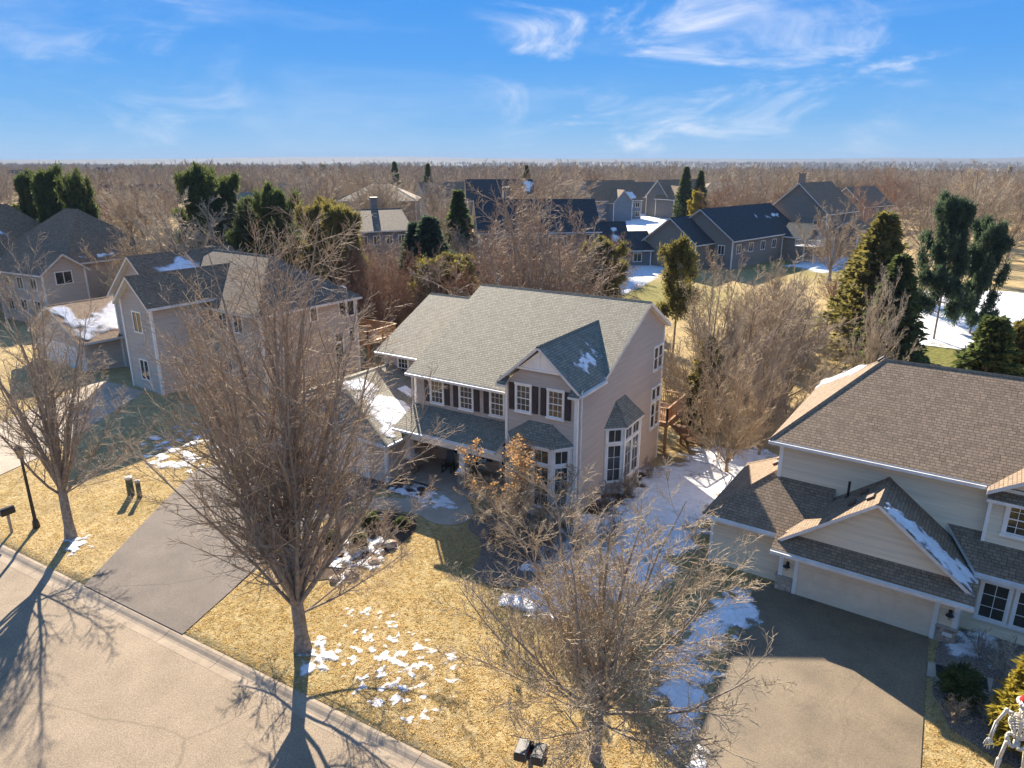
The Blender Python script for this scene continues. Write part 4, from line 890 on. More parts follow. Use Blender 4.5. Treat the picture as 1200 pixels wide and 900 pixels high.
# houses across the back yards
def far_house(px, D, rz, label, blocks, sd, sh, wins=(), snow=(), dz=0):
    p = at(px, 260, D); g = tz(p.x, p.y)+dz
    h = House('suburban_house', (p.x, p.y, g), R(rz), label, group='houses beyond the back yards')
    for b in blocks: block(h, *b[:4], -2, *b[4:7], b[7] if len(b) > 7 and b[7] else sd, sh)
    for a in wins: face_windows(h, *a)
    for a in snow: roof_snow(h, *a)
    return h
b1 = far_house(414, 126, 58, 'dark grey house with a pale weathered roof and steep gable end beyond the pines', [(-8, 8, -6, 6, 6.4, 9.3, 'gx'), (-8.6, -2, -9.5, -2, 6.2, 8.2, 'gx'), (8.05, 13, -4, 3, 3.2, 4.8, 'gx')], SD_GREY, SH_TAN,
               [('y-', -6, -1, 7.5, (4, 1.2), 4), ('x-', -8, -3, 4, (3.5,), 2)], [((-2, -6.4, 6.2), (1, 0, 0), (0, 1, .483), [(0, .3), (1.2, .3), (1.0, 5), (.2, 5)], .3, .2)])
b2 = far_house(637, 119, 40, 'large dark two-storey house with near-black roof behind the tall brown bush tree', [(-11, 8, -5, 5, 6.2, 10.6, 'gx'), (8.05, 13.5, -3.5, 4, 3.4, 6.9, 'gx'), (10.5, 17, -4.5, 2.5, 3.0, 5.4, 'gx')], SD_GREY, SH_DARK,
               [('y-', -5, -10, 8, (4, 1.2), 6, 1.3), ('y-', -4.5, 13, 16.5, (.9,), 1, 1.3)], [((10.6, -3.9, 3.2), (1, 0, 0), (0, 1, .9), [(.3, .6), (1.5, .6), (1.2, 4), (.4, 4)], .4, .2)])
b3 = far_house(864, 130, 76, 'long brown-grey ranch house with dark roof and a low side gable', [(-11, 12, -5.5, 6.5, 3.9, 8.2, 'gx'), (-16, -9, -2, 7.5, 3.4, 7.0, 'gx'), (6, 11, -9.5, -5.6, 3.5, 5.3, 'gy')], SD_BRN, SH_DARK,
               [('y-', -5.5, -11, 5, (1.5,), 4, 1.3), ('x-', -11, -5, -2.2, (1.4,), 1), ('x-', -11, 2, 5, (1.6,), 1, .6), ('y-', -9.5, 6.4, 10.6, (1.2,), 1, 2.6)], [((2, -5.9, 3.7), (1, 0, 0), (0, 1, .7), [(0, 4.2), (.7, 4.2), (.7, 5), (0, 5)], .3, .2), ((5, -5.9, 3.7), (1, 0, 0), (0, 1, .7), [(0, 4.0), (1.6, 4.0), (1.6, 4.6), (0, 4.6)], .4, .2), ((8, -5.9, 3.7), (1, 0, 0), (0, 1, .7), [(0, 4.2), (2, 4.0), (2.6, 4.8), (0, 4.8)], .4, .2)], dz=.8)
b4 = far_house(952, 146, 76, 'tall grey-brown house with steep gable, sunroom and white rear deck', [(-6, 7, -5, 6, 7.4, 12.2, 'gx'), (-1.5, 4, -9, -5.05, 4.4, 5.6, 'gx'), (7.05, 13, -3, 6, 6.2, 9.6, 'gx')], SD_BRN, SH_BROWN,
               [('y-', -9, -1.2, 3.8, (2.4,), 4, 1.0), ('x-', -6, -4.5, -2.5, (4.6,), 1, 1.4), ('y-', -5, 4.3, 6.8, (4.6, 1.4), 1, 1.3)], dz=.6)
wd = pmat('deck_white', (.72, .70, .66), (.6, .58, .54), rough=.6, scale=2)
def attached_deck(h, x0, x1, y0, y1, z):
    n = int((y1-y0)/.4)
    for i in range(n):
        b = (y1-y0)/n; m_ = MB(); m_.box(x0, x1, y0+i*b+.01, y0+(i+1)*b-.01, z-.1, z); h.part('deck_board', m_, wd)
    for x in np.linspace(x0+.1, x1-.1, 3):
        m_ = MB(); m_.box(x-.1, x+.1, y0+.05, y0+.25, -2, z-.1); h.part('deck_post', m_, wd)
    for (ax, ay, bx, by) in ((x0, y0, x1, y0), (x0, y0, x0, y1), (x1, y0, x1, y1)):
        m_ = MB(); a = Vector((ax, ay, z)); b = Vector((bx, by, z)); ln = (b-a).length; d = (b-a)/ln; nn = Vector((-d.y, d.x, 0))
        m_.obox(a, d, nn, 0, ln, -.05, .05, .95, 1.05); m_.obox(a, d, nn, 0, ln, -.04, .04, .1, .18)
        for s_ in np.arange(0, ln, .3): m_.obox(a, d, nn, s_, s_+.06, -.03, .03, .18, .95)
        h.part('deck_railing', m_, wd)
    k = 8
    for i in range(k):
        m_ = MB(); m_.box(x1+i*.3, x1+.32+i*.3, y0, y0+1.2, z-(i+1)*z/k-.08, z-(i+1)*z/k); h.part('deck_step', m_, wd)
for hh_, cx_, cy_, z0_, z1_ in ((b1, 4, 1, 7, 11), (b2, -6, 1, 8, 12.3), (b4, -2, 2, 9, 13.6)):
    m_ = MB(); m_.box(cx_-.55, cx_+.55, cy_-.4, cy_+.4, z0_, z1_); m_.box(cx_-.65, cx_+.65, cy_-.5, cy_+.5, z1_, z1_+.2); hh_.part('chimney', m_, SD_BRN)
attached_deck(b3, 2, 9.5, -13, -9.6, 2.2); attached_deck(b4, 4.1, 8, -8.6, -5.1, 2.8)
b5 = far_house(712, 215, 55, 'blue-grey gabled house with snow patches beside the far driveway', [(-8, 8, -5, 5, 6, 11, 'gx'), (-3, 3, -8, 0, 5.5, 8.6, 'gy')], SD_BLUE, SH_BROWN, [('y-', -5, 3.2, 8, (3.6, 1), 2, 1.3)], [((3, -5.4, 5.8), (1, 0, 0), (0, 1, 1), [(0, .5), (3, .5), (3, 3), (1, 3)], .3, .3)])
b6 = far_house(757, 240, 30, 'tan-roofed house with a wide white garage door across the far street', [(-9, 6, -5, 5, 5.5, 9.6, 'gx'), (2, 9, -10, -1, 3.2, 6.4, 'gy')], SD_TANF, SH_TAN, [('y-', -5, -8, 1, (3.4, .9), 3)])
d = MB(); d.box(3, 8, -10.06, -10.002, .1, 2.5); b6.part('garage_door', d, TRIM)
b7 = far_house(447, 200, 35, 'house with a big tan hipped roof rising above the bare trees', [(-10, 10, -8, 8, 6.6, 10.4, 'hx')], SD_TANF, SH_TAN, [('y-', -8, -7, 7, (3.4,), 4)])
b8 = far_house(352, 235, 20, 'far house with pale grey hipped roof and white gable trim', [(-9, 7, -5, 5, 6, 10.6, 'hx'), (2, 9, -8, 0, 5.8, 9.2, 'gy')], SD_GREY, SH_MAIN, [('y-', -5, -8, 2, (3.6,), 3)])
b9 = far_house(522, 225, 60, 'far cream house with snow lying on its lower roof', [(-8, 7, -5, 5, 6, 10.4, 'gx'), (7.05, 14, -4, 3, 3.2, 5.6, 'gx')], SD_CREAM, SH_BROWN, [('y-', -5, -7, 6, (3.6,), 3)], [((7.5, -4.4, 3.0), (1, 0, 0), (0, 1, .7), [(0, .3), (6, .3), (6, 4), (0, 4)], .3, .3)])
b10 = far_house(842, 260, 40, 'far house with a sunlit tan roof behind the dark spruces', [(-9, 9, -6, 6, 6.6, 9.4, 'hx'), (4, 9, -9, -1, 4, 6.2, 'gy')], SD_TANF, SH_TAN, [('y-', -6, -7, 3, (3.6,), 3)])
b11 = far_house(105, 260, 40, 'far brown-roofed house with white corner trim among bare trees', [(-9, 9, -5, 5, 5.6, 9.8, 'gx')], SD_TANF, SH_BROWN, [('y-', -5, -8, 8, (3.4,), 4)], [((-6, -5.4, 5.4), (1, 0, 0), (0, 1, .8), [(0, .5), (1, .5), (1, 5), (0, 5)], .3, .3)])
b12 = far_house(172, 255, 10, 'far dark-roofed house with blue-shaded snow on one slope', [(-8, 8, -5, 5, 5.6, 9.6, 'gx'), (-5, 1, -8, 0, 5.4, 8.4, 'gy')], SD_GREY, SH_DARK, [('y-', -5, 1.5, 8, (3.4,), 3)], [((-2, -8.4, 8.4), (0, 1, 0), (3.4, 0, -3.4), [(0, 1), (4, 1), (4, 4), (0, 4)], .3, .3)])
b13 = far_house(302, 185, 35, 'grey-roofed house half hidden behind the dark green pines', [(-8, 8, -5, 5, 5.8, 9.6, 'hx')], SD_TANF, SH_MAIN, [('y-', -5, -7, 7, (3.6,), 4)])
b14 = far_house(585, 205, 38, 'charcoal-roofed house with a snow strip on the ridge end, behind the large dark house', [(-9, 9, -5, 5, 6.4, 11.4, 'gx')], SD_GREY, SH_DARK, [('y-', -5, -8, 8, (3.8,), 4)], [((6.5, -5.4, 6.1), (1, 0, 0), (0, 1, 1), [(0, 3), (1.5, 3), (2.5, 6.6), (1, 6.6)], .2, .3)])
b15 = far_house(790, 225, 60, 'dark gabled house with white rakes beside the far spruces', [(-7, 7, -5, 5, 6, 10.6, 'gx'), (-7.5, -2, -8, 0, 5.8, 9, 'gy')], SD_GREY, SH_BROWN, [('y-', -5, -1, 6.5, (3.6, 1), 3)])
b16 = far_house(1003, 205, 70, 'brown house with steep roof half hidden behind the tall grey-brown house', [(-7, 7, -5, 5, 6, 10.2, 'gx')], SD_BRN, SH_BROWN, [('y-', -5, -6, 6, (3.6,), 3)])

# ------------------------------------------------------------------ trees
def nrm(a): return a/np.maximum(np.linalg.norm(a, axis=-1, keepdims=True), 1e-9)
def lvl(rng, S, D, ln, r0, r1, nseg, up=.1, wob=.12):
    n = len(S); P = np.zeros((n, nseg+1, 3)); P[:, 0] = S; d = nrm(D); st = (ln/nseg)[:, None]
    for i in range(nseg):
        d = nrm(d+rng.normal(0, wob, (n, 3))+np.array([0, 0, up])); P[:, i+1] = P[:, i]+d*st
    t = np.linspace(0, 1, nseg+1)[None]; return P, r0[:, None]*(1-t)+r1[:, None]*t
def kids(rng, P, Rr, ln, cnt, t0, t1, a0, a1, lr, rr=.6, taper=.55, minr=.006):
    n, m, _ = P.shape; pi = np.repeat(np.arange(n), cnt); t = (rng.random(n*cnt)*(1.0)+np.tile(np.arange(cnt), n))/cnt; t = t0+(t1-t0)*t
    s = np.minimum((t*(m-1)).astype(int), m-2); f = t*(m-1)-s; A, B = P[pi, s], P[pi, s+1]; pos = A+(B-A)*f[:, None]; d = nrm(B-A)
    x = nrm(np.cross(d, rng.normal(size=d.shape))); an = np.radians(a0+(a1-a0)*rng.random(n*cnt))[:, None]
    D = d*np.cos(an)+x*np.sin(an); l = ln[pi]*lr*(1-taper*t)*(.65+.6*rng.random(n*cnt))
    r = (Rr[pi, s]*(1-f)+Rr[pi, s+1]*f)*rr; r = np.maximum(r, minr); return pos, D, l, r
def tubes(P, Rr, k):
    n, m, _ = P.shape; d = nrm(P[:, -1]-P[:, 0]); ref = np.where(np.abs(d[:, 2:3]) < .9, np.array([0, 0, 1.]), np.array([1., 0, 0])); a = nrm(np.cross(d, ref)); b = np.cross(d, a)
    th = np.arange(k)*2*math.pi/k; ring = a[:, None, :]*np.cos(th)[None, :, None]+b[:, None, :]*np.sin(th)[None, :, None]
    V = P[:, :, None, :]+ring[:, None]*Rr[:, :, None, None]
    idx = np.arange(n*m*k).reshape(n, m, k); i2 = np.roll(idx, -1, 2)
    F = np.stack([idx[:, :-1], i2[:, :-1], i2[:, 1:], idx[:, 1:]], -1).reshape(-1, 4)
    return V.reshape(-1, 3), F
def joinvf(parts):
    V = []; F = []; o = 0
    for v, f in parts: V.append(v); F.append(f+o); o += len(v)
    return np.concatenate(V), np.concatenate(F)
def np_mesh(name, v, f, mat, smooth=True):
    o = obj_from_np(name, v, f, mat, smooth=smooth); me = o.data; bpy.data.objects.remove(o); return me
def bare(seed, H=12, th=2.4, r0=.19, nl=10, la=(12, 48), c2=10, c3=9, c4=7, minr=.007, lead=True, lr2=.42, lr3=.46, lr4=.5, a2=(25, 55), seg4=3, up1=.10, low=0, wob=.10, up4=.02, tw=1.0):
    rng = np.random.default_rng(seed)
    P0, R0 = lvl(rng, np.zeros((1, 3)), np.array([[0, 0, 1.]]), np.array([th]), np.array([r0*1.25]), np.array([r0*.95]), 4, .3, .03)
    R0[0, 0] *= 1.3
    top = P0[0, -1]; az = rng.random()*6.28+np.arange(nl)*2.399; t = np.linspace(0, 1, nl)
    an = np.radians(la[0]+(la[1]-la[0])*t**1.1)*(1+rng.normal(0, .08, nl)); an[0] = .05 if lead else an[0]
    D = np.stack([np.sin(an)*np.cos(az), np.sin(an)*np.sin(az), np.cos(an)], -1)
    S = np.repeat(top[None], nl, 0)+np.array([0, 0, -1.])*(th*.28*t[:, None]); S[:, 2] = np.maximum(S[:, 2], .02)
    ln = (H-th)*(1.02-.30*t)*(.9+.2*rng.random(nl)); rl = r0*(.72-.34*t)*(.85+.3*rng.random(nl))
    if low:
        al = rng.random(low)*6.28; aa = np.radians(70+20*rng.random(low)); D = np.concatenate([D, np.stack([np.sin(aa)*np.cos(al), np.sin(aa)*np.sin(al), np.cos(aa)], -1)])
        S = np.concatenate([S, np.repeat(P0[0, -1:], low, 0)-np.array([0, 0, 1])*rng.random((low, 1))*th*.5]); ln = np.concatenate([ln, (H-th)*.52*(.7+.5*rng.random(low))]); rl = np.concatenate([rl, r0*.2*np.ones(low)])
    P1, R1 = lvl(rng, S, D, ln, rl, np.full(len(S), minr*1.6), 8, up1, wob*.7)
    q = kids(rng, P1, R1, ln, c2, .12, .95, a2[0], a2[1], lr2, .55, .6, minr*1.5); P2, R2 = lvl(rng, *q[:3], q[3], np.full(len(q[3]), minr*1.2), 5, .08, wob)
    e = kids(rng, P2, R2, q[2], c3, .1, .97, 25, 60, lr3, .6, .5, minr*1.1); P3, R3 = lvl(rng, *e[:3], e[3], np.full(len(e[3]), minr), 4, .05, wob*1.2)
    parts = [tubes(P2, R2*tw, 4), tubes(P3, R3*tw, 3)]
    if c4:
        g = kids(rng, P3, R3, e[2], c4, .08, 1, 25, 60, lr4, .8, .4, minr*.9); P4, R4 = lvl(rng, *g[:3], np.full(len(g[3]), minr*.9), np.full(len(g[3]), minr*.6), seg4, up4, wob*1.3); parts.append(tubes(P4, R4*tw, 3))
    tips = P3[:, -1] if not c4 else P4[:, -1]
    tm = np_mesh('trunk', *joinvf([tubes(P0, R0, 10), tubes(P1, R1, 6)]), BARK); cm = np_mesh('crown', *joinvf(parts), TW1)
    return dict(t=tm, c=cm, H=H, tips=tips)
def blades(rng, pos, d, ln, wd, droop=0):
    """flat diamond sprays: pos n*3, d n*3"""
    n = len(pos); d = nrm(d); s = nrm(np.cross(d, rng.normal(size=(n, 3)))); L_ = ln[:, None]; w_ = wd[:, None]
    mid = pos+d*L_*.45; tip = pos+d*L_+np.array([0, 0, -1.])*droop*L_
    V = np.stack([pos, mid+s*w_, tip, mid-s*w_], 1).reshape(-1, 3); return V, np.arange(4*n).reshape(n, 4)
def spruce(seed, H=10, Rm=2.6, nb=330, nd=22, bl=.42, bw=.10, base=.06, mat=None, up=-.15, pw_=.85, jit=.35, dens=2):
    rng = np.random.default_rng(seed); f = base+(1-base)*(np.arange(nb)+rng.random(nb))/nb; f = f**.9; f = (np.floor(f*24)+.28*rng.random(nb))/24; f = np.clip(f, base, 1)
    Ln = Rm*np.clip(1-f, 0, 1)**pw_*(.72+.42*rng.random(nb))+.12; az = rng.random(nb)*6.28
    D = np.stack([np.cos(az), np.sin(az), up+.55*f**2], -1); S = np.zeros((nb, 3)); S[:, 2] = f*H
    P, Rr = lvl(rng, S, D, Ln, np.full(nb, .035), np.full(nb, .01), 5, .05, .07)
    t = rng.random((nb, nd))**.7; s = np.minimum((t*5).astype(int), 4); fr = (t*5-s)[..., None]; bi = np.arange(nb)[:, None]
    pos = (P[bi, s]*(1-fr)+P[bi, s+1]*fr).reshape(-1, 3); dd = nrm(P[bi, s+1]-P[bi, s]).reshape(-1, 3)
    pos = np.repeat(pos, dens, 0); dd = np.repeat(dd, dens, 0)
    sd = rng.normal(size=pos.shape)*np.array([1, 1, .45]); dd = nrm(dd+sd*.75+np.array([0, 0, -.12])); pos = pos+rng.normal(0, .06, pos.shape)
    k = len(pos); V, F = blades(rng, pos, dd, bl*(.6+.8*rng.random(k)), bw*(.6+.8*rng.random(k)), .15)
    P0 = np.zeros((1, 6, 3)); P0[0, :, 2] = np.linspace(-.1, H*.97, 6); R0 = np.linspace(.018*H, .02, 6)[None]
    tm = np_mesh('trunk', *joinvf([tubes(P0, R0, 8), tubes(P, Rr, 3)]), BARK); cm = np_mesh('crown', V, F, mat or NEED, smooth=False)
    return dict(t=tm, c=cm, H=H)
def pine(seed, H=10, Rm=3, th=.35, nl=42, ncl=4, nn=110, bl=.36, bw=.05, mat=None, trunk_r=.17, round_=.75):
    rng = np.random.default_rng(seed); f = th+(1-th)*((np.arange(nl)+rng.random(nl))/nl); az = np.arange(nl)*2.399+rng.random(nl)
    g = (f-th)/(1-th); Ln = Rm*np.sqrt(np.clip(1-((g-.28)/round_)**2, .05, 1))*(.55+.65*rng.random(nl)); el = np.radians(2+48*g)
    D = np.stack([np.cos(el)*np.cos(az), np.cos(el)*np.sin(az), np.sin(el)], -1); S = np.zeros((nl, 3)); S[:, 2] = f*H*.96
    P, Rr = lvl(rng, S, D, Ln, .05-.03*g, np.full(nl, .018), 5, .09, .13)
    q = kids(rng, P, Rr, Ln, ncl, .3, 1, 20, 65, .4, .6, .4, .012); P2, R2 = lvl(rng, *q[:3], q[3], np.full(len(q[3]), .01), 3, .12, .12)
    cl = np.concatenate([P[:, -1], P2[:, -1], P2[:, 1], P2[:, 2]]); n = len(cl); c = np.repeat(cl, nn, 0); dv = nrm(rng.normal(size=c.shape)+np.array([0, 0, .35]))
    pos = c+dv*rng.random((len(c), 1))*.38+rng.normal(0, .16, c.shape); V, F = blades(rng, pos, dv, bl*(.6+.7*rng.random(len(c))), bw*(.7+.8*rng.random(len(c))))
    P0 = np.zeros((1, 7, 3)); P0[0, :, 2] = np.linspace(-.1, H*.95, 7); P0[0, 1:, :2] += rng.normal(0, .06, (6, 2)).cumsum(0); R0 = np.linspace(trunk_r, .03, 7)[None]
    tm = np_mesh('trunk', *joinvf([tubes(P0, R0, 8), tubes(P, Rr, 4), tubes(P2, R2, 3)]), BARK); cm = np_mesh('crown', V, F, mat or NEED, smooth=False)
    return dict(t=tm, c=cm, H=H)
def place(v, x, y, H, rz, name, label, group=None, cat='tree', cmat=None, tmat=None, wide=1.0, z=None):
    r = empty(name, (x, y, (tz(x, y) if z is None else z)-.03), rz, label, cat, group); s = H/v['H']; r.scale = (s*wide, s*wide, s)
    for me, nm, mt in ((v['t'], 'trunk', tmat), (v['c'], 'crown', cmat)):
        o = bpy.data.objects.new(nm, me); COL.objects.link(o); o.parent = r
        if mt: o.material_slots[0].link = 'OBJECT'; o.material_slots[0].material = mt
    return r
def place_px(v, px, D, topy, *a, **k):
    p = at(px, topy, D); return place(v, p.x, p.y, max(1.2, p.z-tz(p.x, p.y)), *a, **k)
rnd = random.Random(7)
# the four bare trees in front
A1 = bare(11, 12.6, 3.0, .19, 15, (5, 40), 11, 8, 6, .0066, low=2, wob=.08, seg4=2, up1=.06, a2=(18, 48))
A2 = bare(23, 14.8, 2.5, .20, 25, (2, 37), 12, 9, 6, .0062, low=3, wob=.075, seg4=2, up1=.06, a2=(18, 50))
A3 = bare(37, 9.0, 2.2, .115, 19, (10, 80), 11, 9, 7, .0066, low=6, wob=.11, seg4=2, lr2=.48)
A4 = bare(41, 5.6, .7, .085, 16, (10, 80), 10, 9, 8, .0058, seg4=2, low=4, wob=.16, up4=.0)
place(A1, -34.3, 14.95, 12.6, .4, 'bare_tree', 'leafless tree with steep grey limbs on the grass between mailbox and driveway', tmat=None, cmat=TW4)
place(A2, -18.45, 15.05, 14.8, 2.2, 'bare_tree', 'tall leafless many-stemmed tree beside the street at the driveway corner', cmat=TW1, wide=1.12)
place(A3, -6.85, 16.1, 8.9, 1.0, 'bare_tree', 'spreading leafless tree on the lawn near the twin mailboxes', cmat=TW2, wide=1.16)
orn = place(A4, -15.3, 25.8, 5.2, .3, 'ornamental_tree', 'small twiggy ornamental tree with orange dry leaves before the bay window', cmat=TW2, tmat=BARKL, wide=1.25)
rng = np.random.default_rng(5); tp = A4['tips']; tp = tp[(tp[:, 2] > 3.2) & (rng.random(len(tp)) < np.clip((tp[:, 2]-3.4)*.15, 0, .25))]
tp = np.repeat(tp, 3, 0)+rng.normal(0, .05, (len(tp)*3, 3)); v, f = blades(rng, tp, rng.normal(size=tp.shape), .10+.06*rng.random(len(tp)), .035+.02*rng.random(len(tp)))
obj_from_np('dry_leaves', v, f, LEAFD, orn)['kind'] = 'stuff'

# middle-distance stock
B = [bare(100+i, 11, 2.0, .17, 12, (8, 62), 9, 9, 6, .0145, seg4=2, wob=.13, up1=.06) for i in range(3)]
Bc = [bare(140+i, 10, .8, .12, 16, (5, 58), 10, 9, 6, .0115, seg4=2, wob=.12, up1=.04) for i in range(2)]     # clump-forming
SH = [bare(170+i, 2.2, .15, .028, 14, (8, 62), 6, 6, 4, .006, seg4=2, wob=.16) for i in range(2)]           # shrubs
SPR = [spruce(201, 10, 3.5, jit=.5), spruce(202, 9, 2.8, pw_=.95)]
PIN = [pine(211, 10, 3.9, th=.22, nl=36), pine(212, 9.5, 3.7, th=.12, nl=38), pine(213, 11, 2.4, th=.5, nl=20, ncl=3, nn=55)]
GOLD = spruce(221, 4.2, 1.35, nb=420, nd=26, bl=.26, bw=.05, base=.02, mat=NEEDG, up=.35, pw_=.6, dens=3)
DBUSH = spruce(231, 1.0, .8, nb=160, nd=20, bl=.16, bw=.03, base=.02, mat=NEED, up=.3, pw_=.35, dens=2)

# trees directly behind the houses
for px, D, ty, vi, w_, cm, nm, lb in (
    (622, 62, 228, 0, 1.25, TW1, 'bare_tree', 'big dense brown leafless clump tree rising behind the ridge of the taupe house'),
    (672, 66, 246, 1, 1.0, TW1, 'bare_tree', 'brown leafless clump tree between the big dense one and the dark house wing'),
    (575, 68, 262, 1, .9, TW3, 'bare_tree', 'reddish leafless clump tree left of the dense one behind the taupe house'),
    (842, 52, 318, 0, .8, TW2, 'bare_tree', 'pale tan leafless tree behind the gap between the two front houses'),
    (888, 56, 322, 1, 1.1, TW2, 'bare_tree', 'tan leafless tree growing behind the sand-coloured house garage'),
    (935, 58, 340, 0, 1.0, TW4, 'bare_tree', 'grey-brown leafless bush tree behind the sand-coloured house hip'),
        (868, 42, 385, 1, .8, TW2, 'bare_tree', 'low tan leafless tree by the snowy gap behind the garage'),
    (905, 46, 395, 0, .8, TW4, 'bare_tree', 'low grey leafless tree behind the brown garage roof'),
    (1038, 62, 332, 0, .5, TW5, 'bare_tree', 'slim whitish leafless tree in front of the spruces'),
    (412, 76, 300, 0, .8, TW3, 'bare_tree', 'reddish leafless tree behind the honey-coloured deck'),
    (443, 74, 292, 1, .8, TW3, 'bare_tree', 'rust-brown leafless tree between the deck and the grey wing roof'),
    (478, 72, 300, 0, .8, TW3, 'bare_tree', 'rust-brown leafless tree behind the lower left roof of the taupe house'),
    (512, 70, 300, 1, .7, TW1, 'bare_tree', 'brown leafless tree beside the blue-green spruce'),
    (540, 66, 318, 0, .7, TW3, 'bare_tree', 'low rusty leafless tree behind the left end of the main ridge')):
    place_px(Bc[vi], px, D, ty, rnd.random()*6, nm, lb, cmat=cm, tmat=BARKL if cm is TW5 else None, wide=w_)
for px, D, ty, vi, cm, lb in ((205, 92, 226, 0, TW5, 'pale silvery leafless tree standing behind the beige house roof'), (250, 100, 236, 1, TW5, 'pale leafless tree beside the silvery one'), (165, 96, 250, 2, TW2, 'tan leafless tree behind the dark hipped roofs'),
    (1165, 120, 262, 0, TW2, 'tan leafless tree in the right-hand back field'), (1105, 95, 285, 1, TW4, 'grey leafless tree behind the paired pines'), (985, 112, 232, 2, TW2, 'tall leafless tree near the white rear deck'), (1045, 105, 248, 1, TW2, 'leafless tree standing behind the tall olive spruce')):
    place_px(B[vi], px, D, ty, rnd.random()*6, 'bare_tree', lb, cmat=cm)
# conifers
for v, px, D, ty, w_, cm, nm, lb in (
    (PIN[0], 55, 118, 212, .5, NEED, 'pine_tree', 'dark green round pine beyond the dark hipped roofs'), (PIN[1], 90, 112, 220, .45, NEED, 'pine_tree', 'olive pine next to the dark round pine'), (PIN[0], 30, 125, 216, .45, NEED, 'pine_tree', 'olive pine at the edge of the dark pine pair'),
    (PIN[1], 232, 105, 214, .6, NEED, 'pine_tree', 'dark pine rising above the silvery tree'), (PIN[0], 262, 108, 220, .6, NEED, 'pine_tree', 'dark bushy pine behind the beige house ridge'), (PIN[1], 320, 92, 236, .65, NEED, 'pine_tree', 'green pine behind the brown hip end'),
    (PIN[0], 295, 96, 246, .7, NEED, 'pine_tree', 'low olive pine between two green pines'), (PIN[1], 378, 84, 252, .75, NEED2, 'pine_tree', 'golden-green pine before the grey gabled house'), (PIN[0], 402, 80, 256, .65, NEED2, 'pine_tree', 'golden-green pine beside its twin before the grey gabled house'),
    (SPR[0], 503, 88, 254, 1.25, NEEDB, 'spruce_tree', 'blue-green spruce clump beside the snowy yard'), (SPR[1], 484, 90, 262, 1.0, NEEDB, 'spruce_tree', 'smaller blue-green spruce touching the clump'), (SPR[1], 537, 108, 224, .95, NEED, 'spruce_tree', 'narrow dark spruce before the far snowy roof'),
    (PIN[1], 522, 72, 312, 1.3, NEED2, 'pine_tree', 'low orange-olive pine behind the left ridge'), (PIN[2], 797, 60, 290, .7, NEED2, 'pine_tree', 'tall pine with long bare trunk by the corner of the taupe house'),
    (PIN[1], 706, 84, 290, 1.0, NEED2, 'pine_tree', 'small olive pine below the dark house wing'), (SPR[1], 832, 50, 396, 1.0, NEED2, 'spruce_tree', 'slender olive spruce by the gap between the front houses'),
    (SPR[0], 1040, 74, 250, 1.0, NEED2, 'spruce_tree', 'tall olive spruce beside the snowy back yard'), (SPR[0], 1015, 80, 284, 1.0, NEED2, 'spruce_tree', 'olive spruce leaning against the tall one'), (SPR[1], 1058, 70, 300, 1.1, NEED, 'spruce_tree', 'dark shaded spruce at the edge of the snow'),
    (PIN[0], 1122, 84, 246, .52, NEEDB, 'pine_tree', 'tall blue-green pine with bare trunks by the snow'), (PIN[1], 1160, 88, 272, .6, NEEDB, 'pine_tree', 'rounded dark pine right beside the tall blue-green pine'),
    (SPR[0], 1168, 47, 372, 1.0, NEED, 'spruce_tree', 'broad green spruce rising behind the brown roof'), (SPR[1], 1205, 50, 378, 1.1, NEED2, 'spruce_tree', 'olive spruce next to the broad green one behind the roof'),
    (SPR[1], 805, 205, 196, .8, NEED, 'spruce_tree', 'dark far spruce before the sunlit tan roof'), (SPR[0], 822, 200, 200, .7, NEED, 'spruce_tree', 'dark far spruce beside another by the tan roof'), (PIN[0], 818, 190, 228, .7, NEEDG, 'pine_tree', 'small yellow-green pine below the far spruces'),
    (SPR[0], 617, 240, 194, .6, NEED, 'spruce_tree', 'far dark spruce poking above the bare trees'), (SPR[1], 501, 250, 192, .7, NEED, 'spruce_tree', 'far dark spruce above the snowy roof'), (SPR[1], 462, 252, 190, .7, NEED, 'spruce_tree', 'far dark spruce behind the tan hipped roof')):
    place_px(v, px, D, ty, rnd.random()*6, nm, lb, cmat=cm, wide=w_)
